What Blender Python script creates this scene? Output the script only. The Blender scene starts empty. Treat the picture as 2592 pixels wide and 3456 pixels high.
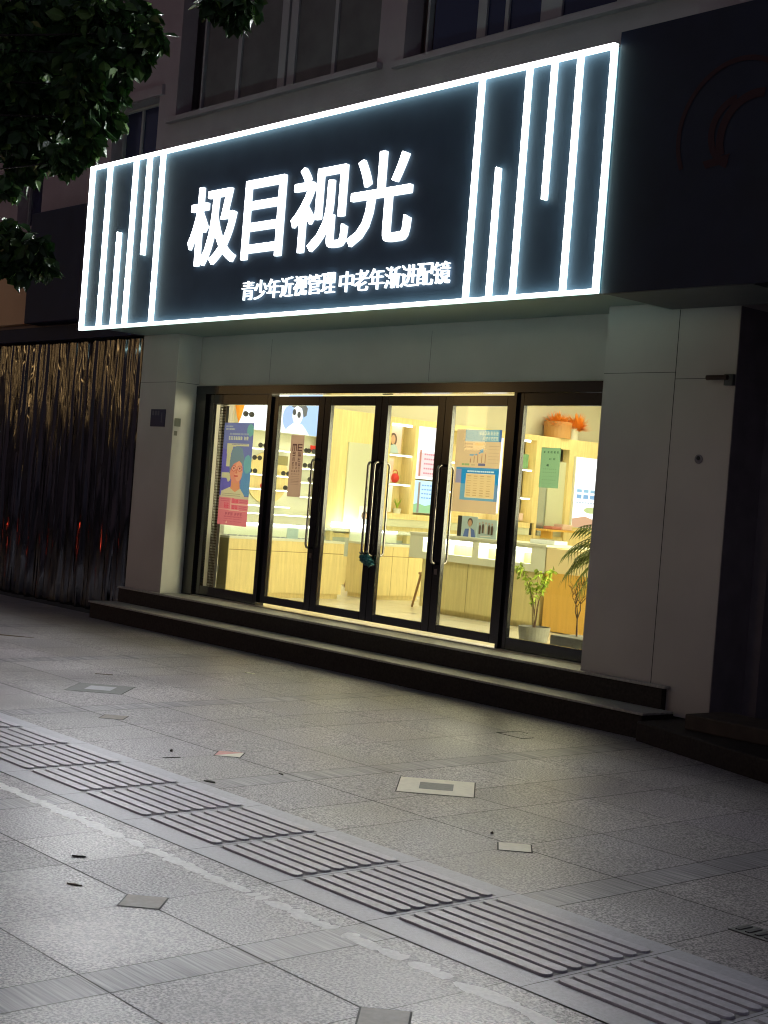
import bpy, bmesh, math, random
from mathutils import Vector, Matrix
random.seed(7)
S = bpy.context.scene
C = S.collection
R = math.radians

# ------------------------------------------------------------------ camera
cam = bpy.data.cameras.new('camera'); cam_o = bpy.data.objects.new('camera', cam); C.objects.link(cam_o)
S.camera = cam_o
yaw, pitch, roll = R(49.2135), R(-0.4163), R(4.5081)
fw = Vector((-math.sin(yaw)*math.cos(pitch), math.cos(yaw)*math.cos(pitch), math.sin(pitch)))
rt = Vector((math.cos(yaw), math.sin(yaw), 0)); up = rt.cross(fw)
r2 = math.cos(roll)*rt + math.sin(roll)*up; u2 = -math.sin(roll)*rt + math.cos(roll)*up
M3 = Matrix((r2, u2, -fw)).transposed()
cam_o.matrix_world = Matrix.Translation((13.7784, -9.0935, 1.6)) @ M3.to_4x4()
cam.sensor_fit = 'HORIZONTAL'; cam.sensor_width = 36; cam.lens = 5006.3*36/2592
cam.clip_start = 0.1; cam.clip_end = 500

# ------------------------------------------------------------------ world, light, exposure
w = bpy.data.worlds.new('World'); S.world = w; w.use_nodes = True
nt = w.node_tree; bg = nt.nodes['Background']
sky = nt.nodes.new('ShaderNodeTexSky'); sky.sky_type = 'NISHITA'; sky.sun_disc = False
sky.sun_elevation = R(1.5); sky.sun_rotation = R(150)
tint = nt.nodes.new('ShaderNodeMix'); tint.data_type = 'RGBA'; tint.blend_type = 'MIX'
tint.inputs[0].default_value = 0.99; tint.inputs[7].default_value = (0.54, 0.50, 0.70, 1)   # city glow on low cloud
nt.links.new(sky.outputs[0], tint.inputs[6]); nt.links.new(tint.outputs[2], bg.inputs[0])
bg.inputs[1].default_value = 0.088
sun = bpy.data.lights.new('moon', 'SUN'); sun.energy = 0.05; sun.angle = R(4); sun.color = (0.85, 0.85, 1.0)
sun_o = bpy.data.objects.new('moon', sun); C.objects.link(sun_o)
sun_o.rotation_euler = (R(48), 0, R(-40))
S.view_settings.view_transform = 'Standard'; S.view_settings.look = 'None'
S.view_settings.exposure = 0.22; S.view_settings.gamma = 1
S.render.engine = 'CYCLES'
S.cycles.use_denoising = True
S.cycles.filter_width = 1.15
S.cycles.max_bounces = 8; S.cycles.transparent_max_bounces = 24
S.cycles.caustics_reflective = False; S.cycles.caustics_refractive = False
S.cycles.sample_clamp_indirect = 6.0

# ------------------------------------------------------------------ materials
def srgb(r, g, b):
    f = lambda c: (c/255/12.92) if c/255 <= .04045 else ((c/255+.055)/1.055)**2.4
    return (f(r), f(g), f(b), 1)
def mat(name, col, rough=.5, metal=0., spec=.5, emit=None, es=0., noise=0., nscale=8., bump=0., bscale=60., coat=0.):
    m = bpy.data.materials.new(name); m.use_nodes = True
    t = m.node_tree; b = t.nodes['Principled BSDF']
    if len(col) == 3: col = (*col, 1)
    b.inputs['Base Color'].default_value = col; b.inputs['Roughness'].default_value = rough
    b.inputs['Metallic'].default_value = metal; b.inputs['Specular IOR Level'].default_value = spec
    b.inputs['Coat Weight'].default_value = coat
    if emit:
        b.inputs['Emission Color'].default_value = (*emit[:3], 1); b.inputs['Emission Strength'].default_value = es
    if noise or bump:
        tc = t.nodes.new('ShaderNodeTexCoord')
    if noise:
        n = t.nodes.new('ShaderNodeTexNoise'); n.inputs['Scale'].default_value = nscale; n.inputs['Detail'].default_value = 6
        t.links.new(tc.outputs['Object'], n.inputs['Vector'])
        cr = t.nodes.new('ShaderNodeValToRGB')
        cr.color_ramp.elements[0].position = .3; cr.color_ramp.elements[1].position = .72
        cr.color_ramp.elements[0].color = tuple(c*(1-noise) for c in col[:3])+(1,)
        cr.color_ramp.elements[1].color = tuple(min(1, c*(1+noise)) for c in col[:3])+(1,)
        t.links.new(n.outputs['Fac'], cr.inputs[0]); t.links.new(cr.outputs[0], b.inputs['Base Color'])
    if bump:
        n2 = t.nodes.new('ShaderNodeTexNoise'); n2.inputs['Scale'].default_value = bscale; n2.inputs['Detail'].default_value = 4
        t.links.new(tc.outputs['Object'], n2.inputs['Vector'])
        bp = t.nodes.new('ShaderNodeBump'); bp.inputs['Strength'].default_value = bump; bp.inputs['Distance'].default_value = .01
        t.links.new(n2.outputs['Fac'], bp.inputs['Height']); t.links.new(bp.outputs[0], b.inputs['Normal'])
    return m
def emat(name, col, s): return mat(name, (.8, .8, .8), .5, emit=col, es=s)
def glassmat(name, tintc=(.96, .98, .97), refl=.06):
    m = bpy.data.materials.new(name); m.use_nodes = True; t = m.node_tree; t.nodes.clear()
    o = t.nodes.new('ShaderNodeOutputMaterial'); tr = t.nodes.new('ShaderNodeBsdfTransparent'); g = t.nodes.new('ShaderNodeBsdfGlossy')
    tr.inputs[0].default_value = (*tintc, 1); g.inputs['Roughness'].default_value = .02
    lw = t.nodes.new('ShaderNodeLayerWeight'); pw = t.nodes.new('ShaderNodeMath'); pw.operation = 'POWER'; pw.inputs[1].default_value = 4.0
    f = t.nodes.new('ShaderNodeMath'); f.operation = 'MULTIPLY_ADD'; f.inputs[1].default_value = .35; f.inputs[2].default_value = .025
    t.links.new(lw.outputs['Facing'], pw.inputs[0]); t.links.new(pw.outputs[0], f.inputs[0])
    mx = t.nodes.new('ShaderNodeMixShader'); t.links.new(f.outputs[0], mx.inputs[0])
    t.links.new(tr.outputs[0], mx.inputs[1]); t.links.new(g.outputs[0], mx.inputs[2]); t.links.new(mx.outputs[0], o.inputs[0])
    return m
def papermat(name, col, trans=.45, noise=0.):
    trans = .85 if trans > .3 else trans; col = tuple(min(.95, c*1.35) for c in col[:3])
    """thin paper: diffuse on both sides and light passing through"""
    m = bpy.data.materials.new(name); m.use_nodes = True; t = m.node_tree; t.nodes.clear()
    o = t.nodes.new('ShaderNodeOutputMaterial'); d = t.nodes.new('ShaderNodeBsdfDiffuse'); l = t.nodes.new('ShaderNodeBsdfTranslucent')
    if len(col) == 3: col = (*col, 1)
    d.inputs[0].default_value = col; l.inputs[0].default_value = col
    mx = t.nodes.new('ShaderNodeMixShader'); mx.inputs[0].default_value = trans
    t.links.new(d.outputs[0], mx.inputs[1]); t.links.new(l.outputs[0], mx.inputs[2]); t.links.new(mx.outputs[0], o.inputs[0])
    return m
def woodmat(name, col, grain=.18, axis='Z', rough=.42):
    m = bpy.data.materials.new(name); m.use_nodes = True; t = m.node_tree; b = t.nodes['Principled BSDF']
    tc = t.nodes.new('ShaderNodeTexCoord'); mp = t.nodes.new('ShaderNodeMapping')
    mp.inputs['Scale'].default_value = (14, 14, 1.1) if axis == 'Z' else (1.1, 14, 14)
    n = t.nodes.new('ShaderNodeTexNoise'); n.inputs['Scale'].default_value = 2.2; n.inputs['Detail'].default_value = 8; n.inputs['Roughness'].default_value = .65
    cr = t.nodes.new('ShaderNodeValToRGB'); cr.color_ramp.elements[0].position = .3; cr.color_ramp.elements[1].position = .7
    cr.color_ramp.elements[0].color = tuple(c*(1-grain) for c in col[:3])+(1,)
    cr.color_ramp.elements[1].color = tuple(min(1, c*(1+grain)) for c in col[:3])+(1,)
    t.links.new(tc.outputs['Object'], mp.inputs[0]); t.links.new(mp.outputs[0], n.inputs['Vector'])
    t.links.new(n.outputs['Fac'], cr.inputs[0]); t.links.new(cr.outputs[0], b.inputs['Base Color'])
    b.inputs['Roughness'].default_value = rough
    return m

M = {}
def pavement_mat():
    m = bpy.data.materials.new('granite_paving'); m.use_nodes = True; t = m.node_tree; N = t.nodes.new; L = t.links.new
    b = t.nodes['Principled BSDF']
    tc = N('ShaderNodeTexCoord'); at = N('ShaderNodeAttribute'); at.attribute_name = 'tone'
    st = N('ShaderNodeAttribute'); st.attribute_name = 'stripe'
    n1 = N('ShaderNodeTexNoise'); n1.inputs['Scale'].default_value = 95; n1.inputs['Detail'].default_value = 3; n1.inputs['Roughness'].default_value = .6
    L(tc.outputs['Object'], n1.inputs['Vector'])
    cr = N('ShaderNodeValToRGB'); e = cr.color_ramp.elements
    e[0].position = .40; e[0].color = (.085, .078, .088, 1); e[1].position = .62; e[1].color = (.545, .515, .53, 1)
    L(n1.outputs['Fac'], cr.inputs[0])
    # chiselled bands: streaks along x
    mp = N('ShaderNodeMapping'); mp.inputs['Scale'].default_value = (1.6, 55, 1); L(tc.outputs['Object'], mp.inputs[0])
    n2 = N('ShaderNodeTexNoise'); n2.inputs['Scale'].default_value = 1.5; n2.inputs['Detail'].default_value = 5; L(mp.outputs[0], n2.inputs['Vector'])
    cr2 = N('ShaderNodeValToRGB'); e = cr2.color_ramp.elements
    e[0].position = .38; e[0].color = (.15, .145, .16, 1); e[1].position = .64; e[1].color = (.46, .44, .46, 1)
    L(n2.outputs['Fac'], cr2.inputs[0])
    mx = N('ShaderNodeMix'); mx.data_type = 'RGBA'; L(st.outputs['Fac'], mx.inputs[0]); L(cr.outputs[0], mx.inputs[6]); L(cr2.outputs[0], mx.inputs[7])
    # large stains
    n3 = N('ShaderNodeTexNoise'); n3.inputs['Scale'].default_value = 1.3; n3.inputs['Detail'].default_value = 7; n3.inputs['Roughness'].default_value = .62; L(tc.outputs['Object'], n3.inputs['Vector'])
    cr3 = N('ShaderNodeValToRGB'); e = cr3.color_ramp.elements
    e[0].position = .34; e[0].color = (.80, .79, .78, 1); e[1].position = .62; e[1].color = (1.08, 1.08, 1.08, 1); L(n3.outputs['Fac'], cr3.inputs[0])
    m2 = N('ShaderNodeMix'); m2.data_type = 'RGBA'; m2.blend_type = 'MULTIPLY'; m2.inputs[0].default_value = 1; L(mx.outputs[2], m2.inputs[6]); L(cr3.outputs[0], m2.inputs[7])
    m3 = N('ShaderNodeMix'); m3.data_type = 'RGBA'; m3.blend_type = 'MULTIPLY'; m3.inputs[0].default_value = 1; L(m2.outputs[2], m3.inputs[6]); L(at.outputs['Color'], m3.inputs[7])
    L(m3.outputs[2], b.inputs['Base Color'])
    rr = N('ShaderNodeMapRange'); rr.inputs[1].default_value = .3; rr.inputs[2].default_value = .7; rr.inputs[3].default_value = .35; rr.inputs[4].default_value = .44
    L(n3.outputs['Fac'], rr.inputs[0])
    ra = N('ShaderNodeAttribute'); ra.attribute_name = 'polish'; ad = N('ShaderNodeMath'); ad.operation = 'ADD'
    L(rr.outputs[0], ad.inputs[0]); L(ra.outputs['Fac'], ad.inputs[1]); L(ad.outputs[0], b.inputs['Roughness']); b.inputs['Specular IOR Level'].default_value = .6
    bp = N('ShaderNodeBump'); bp.inputs['Strength'].default_value = .14; bp.inputs['Distance'].default_value = .003
    L(n1.outputs['Fac'], bp.inputs['Height']); L(bp.outputs[0], b.inputs['Normal'])
    return m
M['pave'] = pavement_mat()
M['grout'] = mat('grout', (.05, .048, .045), .9)
M['tactile'] = mat('tactile_stone', (.38, .385, .43), .40, noise=.12, nscale=60, bump=.15, bscale=150)
M['bar'] = mat('tactile_bar', (.46, .455, .50), .38, noise=.15, nscale=40)
M['inlay_w'] = mat('inlay_cream', (.66, .63, .52), .4, noise=.08, nscale=30)
M['inlay_d'] = mat('inlay_dark', (.12, .125, .12), .45, noise=.25, nscale=40)
M['inlay_b'] = mat('inlay_brown', (.20, .17, .14), .5, noise=.2, nscale=40)
M['inlay_r'] = mat('inlay_red', (.55, .22, .20), .45, noise=.15, nscale=20)
M['paint'] = mat('worn_paint', (.66, .66, .65), .4, noise=.15, nscale=60)
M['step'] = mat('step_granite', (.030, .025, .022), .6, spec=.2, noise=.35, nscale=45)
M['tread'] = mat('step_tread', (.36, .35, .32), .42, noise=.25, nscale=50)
M['clad'] = mat('white_cladding', (.47, .44, .40), .42, noise=.10, nscale=1.3)
M['cladrev'] = mat('white_cladding_lit', (.78, .76, .72), .4, noise=.04, nscale=3)  # same cladding, lightened to carry the interior light on the reveal
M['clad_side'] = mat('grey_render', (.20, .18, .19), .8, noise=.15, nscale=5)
M['joint'] = mat('dark_joint', (.03, .03, .03), .9)
M['plaster'] = mat('plaster', (.37, .30, .33), .9, noise=.12, nscale=1.5, bump=.3, bscale=30)
M['winframe'] = mat('window_frame', (.36, .35, .37), .5)
M['winglass'] = mat('window_glass', (.025, .03, .075), .08, spec=.6)
M['curtain_in'] = mat('window_curtain', (.13, .125, .13), .6, spec=.3, noise=.2, nscale=3)
M['navy'] = mat('navy_panel', (.080, .130, .20), .5, spec=.15, noise=.1, nscale=3)
M['navy2'] = mat('navy_board', (.010, .016, .040), .5, spec=.3, noise=.15, nscale=3)
M['soffit'] = mat('soffit_glow_tint', (.27, .38, .35), .45)  # teal glow of the sign tubes painted into the base colour
M['tube'] = emat('led_tube', (.985, .985, 1.0), 540)
M['tubefront'] = emat('led_tube_diffuser', (.93, 1.0, .97), 6)
M['tubeside'] = emat('led_tube_side', (.80, 1.0, .93), 3.2)
M['tuberear'] = emat('led_tube_rear', (.62, 1.0, .90), 11)
M['tubeback'] = emat('led_tube_edge', (.70, 1.0, .92), 1.6)
M['letter'] = emat('led_letter', (.92, .95, 1.0), 7)
M['smallletter'] = emat('led_small_letter', (.92, .96, 1.0), 2.6)
M['letterside'] = mat('letter_side', (.10, .13, .2), .3, emit=(.80, .92, .95), es=1.6)
M['redmark'] = mat('red_mark', (.035, .009, .014), .8)
M['black'] = mat('black_gloss_metal', (.010, .010, .013), .16, spec=.6)
M['track'] = mat('aluminium_track', (.45, .43, .42), .3, metal=.8)
M['steel'] = mat('brushed_steel', (.26, .24, .23), .25, metal=1.)
M['glass'] = glassmat('clear_glass')
M['wallin'] = mat('cream_wall', (.72, .69, .54), .7, noise=.03, nscale=2)
M['ceil'] = mat('ceiling_paint', (.8, .78, .68), .8)
M['floorin'] = mat('floor_tile', (.70, .66, .52), .22, noise=.05, nscale=2)
M['wood'] = woodmat('light_wood', (.78, .64, .30), .12)
M['wood2'] = woodmat('pale_wood', (.66, .57, .27), .12)
M['woodO'] = woodmat('orange_wood', (.74, .44, .09), .08)
M['woodleg'] = woodmat('stool_wood', (.38, .22, .09), .2)
M['white'] = mat('white_laminate', (.72, .74, .60), .35)
M['panel'] = mat('pale_door', (.60, .62, .44), .45)
M['olive'] = mat('olive_panel', (.30, .27, .12), .6)
M['ledw'] = emat('led_strip', (1, .98, .88), 5)
M['ledceil'] = emat('ceiling_panel_light', (1, .93, .66), 8.2)
M['leaf'] = mat('leaf_gloss', (.045, .11, .035), .36, spec=.45, noise=.5, nscale=2)
M['leaf2'] = mat('leaf_gloss_light', (.10, .20, .045), .40, spec=.45, noise=.4, nscale=2)
M['bark'] = mat('bark', (.035, .03, .026), .9, noise=.4, nscale=20, bump=.6, bscale=30)
M['orange'] = mat('dried_flower', (1, .36, .03), .8)
M['pot_o'] = mat('tan_pot', (.50, .26, .08), .5)
M['pot_g'] = mat('grey_pot', (.20, .20, .17), .7, noise=.1, nscale=20)
M['soil'] = mat('soil', (.10, .06, .04), .95)
M['pl1'] = mat('plant_leaf', (.30, .42, .03), .5)
M['pl2'] = mat('palm_leaf', (.15, .19, .03), .5)
M['twig'] = mat('dry_twig', (.10, .055, .03), .9)
M['redthing'] = mat('red_plastic', (.6, .03, .02), .4)
M['dark'] = mat('dark_plastic', (.03, .03, .03), .4)
M['mirror'] = mat('mirror_glass', (.50, .55, .50), .12, metal=.7)
M['foil'] = mat('foil', (.10, .10, .11), .09, metal=1.)
M['teal'] = mat('teal_plastic', (.01, .13, .16), .35, noise=.6, nscale=25)
M['grate'] = mat('cast_iron', (.06, .06, .065), .6, noise=.3, nscale=30)

# ------------------------------------------------------------------ mesh helpers
class MB:
    def __init__(s): s.v = []; s.f = []
    def add(s, vs, fs):
        o = len(s.v); s.v += [tuple(v) for v in vs]; s.f += [tuple(i+o for i in f) for f in fs]; return s
    def box(s, x0, x1, y0, y1, z0, z1):
        if x0 > x1: x0, x1 = x1, x0
        if y0 > y1: y0, y1 = y1, y0
        if z0 > z1: z0, z1 = z1, z0
        return s.add([(x0,y0,z0),(x1,y0,z0),(x1,y1,z0),(x0,y1,z0),(x0,y0,z1),(x1,y0,z1),(x1,y1,z1),(x0,y1,z1)],
              [(0,3,2,1),(4,5,6,7),(0,1,5,4),(1,2,6,5),(2,3,7,6),(3,0,4,7)])
    def quad(s, *p): return s.add(p, [tuple(range(len(p)))])
    def prism(s, pts, d):           # polygon extruded by vector d
        n = len(pts); d = Vector(d); a = [Vector(p) for p in pts]
        return s.add(a+[p+d for p in a], [tuple(range(n-1, -1, -1)), tuple(range(n, 2*n))]+[(i, (i+1) % n, (i+1) % n+n, i+n) for i in range(n)])
    def tube(s, pts, r, n=8, cap=True):
        pts = [Vector(p) for p in pts]; rs = r if isinstance(r, (list, tuple)) else [r]*len(pts)
        o = len(s.v); prev = None
        for i, p in enumerate(pts):
            d = (pts[min(i+1, len(pts)-1)]-pts[max(i-1, 0)]).normalized()
            if prev is None: a = d.orthogonal().normalized()
            else: a = (prev-d*prev.dot(d)).normalized()
            prev = a; b = d.cross(a)
            for k in range(n):
                t = 2*math.pi*k/n; s.v.append(tuple(p+(a*math.cos(t)+b*math.sin(t))*rs[i]))
        for i in range(len(pts)-1):
            for k in range(n):
                k2 = (k+1) % n; s.f.append((o+i*n+k, o+i*n+k2, o+(i+1)*n+k2, o+(i+1)*n+k))
        if cap:
            s.f.append(tuple(o+k for k in range(n-1, -1, -1))); e = o+(len(pts)-1)*n; s.f.append(tuple(e+k for k in range(n)))
        return s
    def lathe(s, prof, c, n=24):    # prof: (r, z)
        o = len(s.v)
        for r, z in prof:
            for k in range(n):
                t = 2*math.pi*k/n; s.v.append((c[0]+r*math.cos(t), c[1]+r*math.sin(t), c[2]+z))
        for i in range(len(prof)-1):
            for k in range(n):
                k2 = (k+1) % n; s.f.append((o+i*n+k, o+i*n+k2, o+(i+1)*n+k2, o+(i+1)*n+k))
        s.f.append(tuple(o+k for k in range(n-1, -1, -1))); e = o+(len(prof)-1)*n; s.f.append(tuple(e+k for k in range(n)))
        return s
    def build(s, name, m, parent=None, smooth=False, bevel=0., loc=None):
        me = bpy.data.meshes.new(name)
        vs = s.v
        if loc is not None: vs = [(a-loc[0], b-loc[1], c-loc[2]) for a, b, c in vs]
        me.from_pydata(vs, [], s.f); me.update()
        for mm in (m if isinstance(m, (list, tuple)) else [m]): me.materials.append(mm)
        if smooth:
            for p in me.polygons: p.use_smooth = True
        o = bpy.data.objects.new(name, me); C.objects.link(o)
        if loc is not None: o.location = loc
        if parent is not None: par(o, parent)
        if bevel:
            b = o.modifiers.new('bevel', 'BEVEL'); b.width = bevel; b.segments = 2; b.limit_method = 'ANGLE'
        return o
WORLD = {}
def wloc(o):
    v = Vector(o.location); p = o.parent
    while p: v = v+Vector(p.location); p = p.parent
    return v
def par(o, p):
    """parent without rotation; keep the world position"""
    pw = wloc(p); o.parent = p; o.location = Vector(o.location)-pw
def tag(o, label=None, cat=None, group=None, kind=None):
    if label: o['label'] = label
    if cat: o['category'] = cat
    if group: o['group'] = group
    if kind: o['kind'] = kind
    return o
def empty(name, loc, label, cat, group=None):
    o = bpy.data.objects.new(name, None); C.objects.link(o); o.location = loc; o.empty_display_size = .1
    return tag(o, label, cat, group)
def struct(o): o['kind'] = 'structure'; return o
def text_mesh(body, bold=0.0):
    cu = bpy.data.curves.new('glyph', 'FONT'); cu.body = body; cu.offset = bold; cu.resolution_u = 4
    o = bpy.data.objects.new('glyph', cu); C.objects.link(o)
    bpy.context.view_layer.update()
    me = bpy.data.meshes.new_from_object(o.evaluated_get(bpy.context.evaluated_depsgraph_get()))
    bpy.data.objects.remove(o)
    return me
def glyph(name, body, frame, m, parent, depth=.0, bold=0., sidem=None):
    """frame = (origin, ex, ez, width, height, normal): text fitted to the rectangle, extruded along -normal"""
    O, ex, ez, W, H, nn = frame
    me = text_mesh(body, 0.0 if bold else -.007)
    xs = [v.co.x for v in me.vertices]; ys = [v.co.y for v in me.vertices]
    x0, x1, y0, y1 = min(xs), max(xs), min(ys), max(ys)
    for v in me.vertices:
        v.co = Vector(O)+Vector(ex)*((v.co.x-x0)/(x1-x0)*W)+Vector(ez)*((v.co.y-y0)/(y1-y0)*H)
    base = bmesh.new(); base.from_mesh(me); bmesh.ops.remove_doubles(base, verts=base.verts, dist=1e-5)
    base.verts.index_update()
    vs0 = [v.co.copy() for v in base.verts]; fs0 = [[v.index for v in f.verts] for f in base.faces]; base.free()
    out = bmesh.new(); k = 8 if bold else 1; N_ = Vector(nn)
    for q in range(k):              # heavier strokes: the same outline set slightly round itself
        sh = (Vector(ex)*math.cos(2*math.pi*q/k)+Vector(ez)*math.sin(2*math.pi*q/k))*bold + N_*(.0004*q)
        bv = [out.verts.new(c+sh) for c in vs0]; bf = [out.faces.new([bv[i] for i in f]) for f in fs0]
        if depth:
            r = bmesh.ops.extrude_face_region(out, geom=bf)
            vs = [g for g in r['geom'] if isinstance(g, bmesh.types.BMVert)]
            bmesh.ops.translate(out, verts=vs, vec=N_*(depth-.0004*q))
    out.to_mesh(me); out.free()
    me.materials.clear(); me.materials.append(m)
    if sidem:
        me.materials.append(sidem); y0_ = Vector(O).dot(N_)
        for p in me.polygons:
            if abs(p.normal.dot(N_)) < .5 or p.center.dot(N_) > y0_+depth*.5: p.material_index = 1
    me.name = name
    o = bpy.data.objects.new(name, me); C.objects.link(o)
    if parent is not None: par(o, parent)
    return o

G = lambda y: .0123*(y+5)          # the pavement falls gently to the street

# ------------------------------------------------------------------ pavement
def build_pavement():
    verts = []; faces = []; tone = []; stripe = []; mi = []
    def q(x0, x1, y0, y1, dz, t, st, m):
        o = len(verts)
        for x, y in ((x0, y0), (x1, y0), (x1, y1), (x0, y1)): verts.append((x, y, G(y)+dz))
        faces.append((o, o+1, o+2, o+3)); tone.append(t); stripe.append(st); mi.append(m)
    q(-40, 60, -60, 12, -.006, (1, 1, 1, 1), 0, 1)
    rnd = random.Random(3)
    offs = [0, .2, .76, 1.2, 1.82]      # band, then slabs
    xj = []
    for k in range(-9, 9):
        for i, a in enumerate(offs): xj.append((7.115+2.43*k+a, i == 0))
    ys = [-5.35-.03-.6*k for k in range(0, 18)]
    rows = []
    y = -.6
    rows += [(-3.92+.61*i, -3.92+.61*(i+1)) for i in range(0, 5)] + [(-4.53, -3.92)]
    rows += [(-5.98, -5.38)] + [(-5.98-.62*(i+1), -5.98-.62*i) for i in range(0, 14)]
    rows.append((-.87, -.5))
    g = .0018
    for (ya, yb) in rows:
        for i in range(len(xj)-1):
            x0, band = xj[i]; x1 = xj[i+1][0]
            v = rnd.choice((.76, .80, .82, .84, .86, .88, .93))*rnd.uniform(.97, 1.03)
            t = (v, v*rnd.uniform(.975, 1.01), v*rnd.uniform(.96, 1.02), 1)
            if band: t = (v*.9, v*.9, v*.92, 1)
            gx = .0034 if i % 5 in (0, 1) or rnd.random() < .35 else g; gy = .0042 if abs(ya+3.92) < .01 or abs(ya+5.98) < .01 or abs(yb+3.92) < .01 or abs(yb+5.98) < .01 else .0021
            q(x0+gx, x1-gx, ya+gy, yb-gy, 0, t, 1.0 if band else 0.0, 0)
    # far side street band beyond the slabs in either direction
    me = bpy.data.meshes.new('pavement'); me.from_pydata(verts, [], faces); me.update()
    me.materials.append(M['pave']); me.materials.append(M['grout'])
    me.polygons.foreach_set('material_index', mi)
    me.attributes.new('tone', 'FLOAT_COLOR', 'FACE').data.foreach_set('color', [c for t in tone for c in t])
    me.attributes.new('stripe', 'FLOAT', 'FACE').data.foreach_set('value', [float(v) for v in stripe])
    me.attributes.new('polish', 'FLOAT', 'FACE').data.foreach_set('value', [rnd.choice((-.01, 0, .01, .02, .03, .05)) for _ in faces])
    o = bpy.data.objects.new('pavement', me); C.objects.link(o); struct(o)
build_pavement()

def flat(name, pts, dz, m, parent=None, thick=.0):
    mb = MB(); mb.quad(*[(x, y, G(y)+dz) for x, y in pts]); return mb.build(name, m, parent)

# tactile strip: smooth slabs with eight ridges each
bounds = [6.54+.6*k for k in range(-22, 6)] + [10.37] + [10.37+.6*k for k in range(1, 9)]
tlabels = {}
strip = MB(); groove = MB()
for i in range(len(bounds)-1):
    x0, x1 = bounds[i]+.002, bounds[i+1]-.002
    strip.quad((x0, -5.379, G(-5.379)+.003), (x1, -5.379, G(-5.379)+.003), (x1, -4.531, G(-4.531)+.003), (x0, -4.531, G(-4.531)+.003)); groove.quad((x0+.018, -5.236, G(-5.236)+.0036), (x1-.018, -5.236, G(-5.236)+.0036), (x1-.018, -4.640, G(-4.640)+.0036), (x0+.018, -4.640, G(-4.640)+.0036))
ts = strip.build('tactile_path', M['tactile']); struct(ts)
groove.build('grooves', mat('groove_shade', (.24, .235, .23), .8, noise=.3, nscale=30), ts)  # shade between the ridges painted as a darker strip
def ridge(x0, x1, y):
    mb = MB(); w = .0300; h = .008; z = G(y)+.003; pts = []
    r = w
    lo = []; hi = []
    for (cx, a0) in ((x1-r, -90), (x0+r, 90)):
        for k in range(7):
            a = R(a0+180*k/6); lo.append((cx+r*math.cos(a), y+r*math.sin(a), z)); hi.append((cx+(r-.003)*math.cos(a), y+(r-.003)*math.sin(a), z+h))
    n = len(lo); mb.add(lo+hi, [tuple(range(n, 2*n))]+[(i, (i+1) % n, (i+1) % n+n, i+n) for i in range(n)])
    return mb
for i in range(len(bounds)-1):
    mb = MB()
    for k in range(8):
        y = -5.203+.0757*k+.0 
        rr_ = ridge(bounds[i]+.022, bounds[i+1]-.022, y); mb.add(rr_.v, rr_.f)
    o = mb.build('tactile_ridges', M['bar'], ts)
    if i == 27: o['label'] = 'longer block of tactile ridges'

# worn painted line
pm = MB(); rnd = random.Random(5); x = 2.0
while x < 11.6:
    if rnd.random() < .93:
        L_ = rnd.uniform(.02, .09); wv = rnd.uniform(.022, .046); yc = -5.535+rnd.uniform(-.008, .008)
        n = 9; pts = []
        for k in range(n):
            a = 2*math.pi*k/n; rr_ = rnd.uniform(.7, 1.15)
            pts.append((x+L_*rr_*math.cos(a), yc+wv*rr_*math.sin(a)))
        pm.quad(*[(a, b, G(b)+.0008+.0003*rnd.random()) for a, b in pts])
    x += .055
struct(pm.build('painted_line', M['paint']))
pm2 = MB()
for cx, cy in ((8.17, -6.35), (8.25, -6.37), (8.33, -6.36), (8.10, -6.38)):
    pm2.quad(*[(cx+.05*math.cos(a)*rnd.uniform(.7, 1.2), cy+.02*math.sin(a)*rnd.uniform(.7, 1.2), G(cy)+.003) for a in [2*math.pi*k/8 for k in range(8)]])
struct(pm2.build('worn_marking', M['paint']))

# diamond inlays
def inlay(cx, cy, h, m, label, inner=None, mi=None, split=None):
    e = empty('stone_inlay', (cx, cy, G(cy)), label, 'stone inlay')
    def dia(hh, dz): return [(cx-hh, cy, G(cy)+dz), (cx, cy-hh, G(cy-hh)+dz), (cx+hh, cy, G(cy)+dz), (cx, cy+hh, G(cy+hh)+dz)]
    mb = MB(); mb.quad(*dia(h+.010, .0012)); mb.build('grout_edge', M['grout'], e)
    if split:
        a = dia(h, .003)
        mb = MB(); mb.quad(a[0], a[1], a[3]); mb.build('tile_half', m, e)
        mb = MB(); mb.quad(a[1], a[2], a[3]); mb.build('tile_half', split, e)
    else:
        mb = MB(); mb.quad(*dia(h, .003)); mb.build('tile', m, e)
    if inner:
        mb = MB(); mb.quad(*dia(inner, .0045)); mb.build('centre_tile', mi, e)
inlay(8.953, -3.95, .108, M['inlay_w'], 'small cream diamond tile set in the paving, furthest right of the diamonds')
inlay(6.525, -3.905, .108, M['inlay_r'], 'small diamond tile half red and half cream in the paving', split=M['inlay_w'])
inlay(5.15, -3.89, .11, M['inlay_b'], 'small dull brown diamond tile left of the red and cream one')
inlay(8.935, -5.98, .11, M['inlay_b'], 'small brown diamond tile between the worn painted line and the frame edge')
inlay(7.745, -3.34, .30, M['inlay_w'], 'large cream diamond tile with a dark centre in the paving', .135, M['inlay_d'])
inlay(3.98, -3.32, .30, M['inlay_d'], 'large dark diamond tile with a pale centre in the paving', .14, M['tactile'])
inlay(10.36, -5.98, .11, M['inlay_b'], 'small brown diamond tile at the bottom edge of the photo')
inlay(2.7, -3.92, .108, M['inlay_d'], 'small dark diamond tile far left beside the tactile path')
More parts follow.
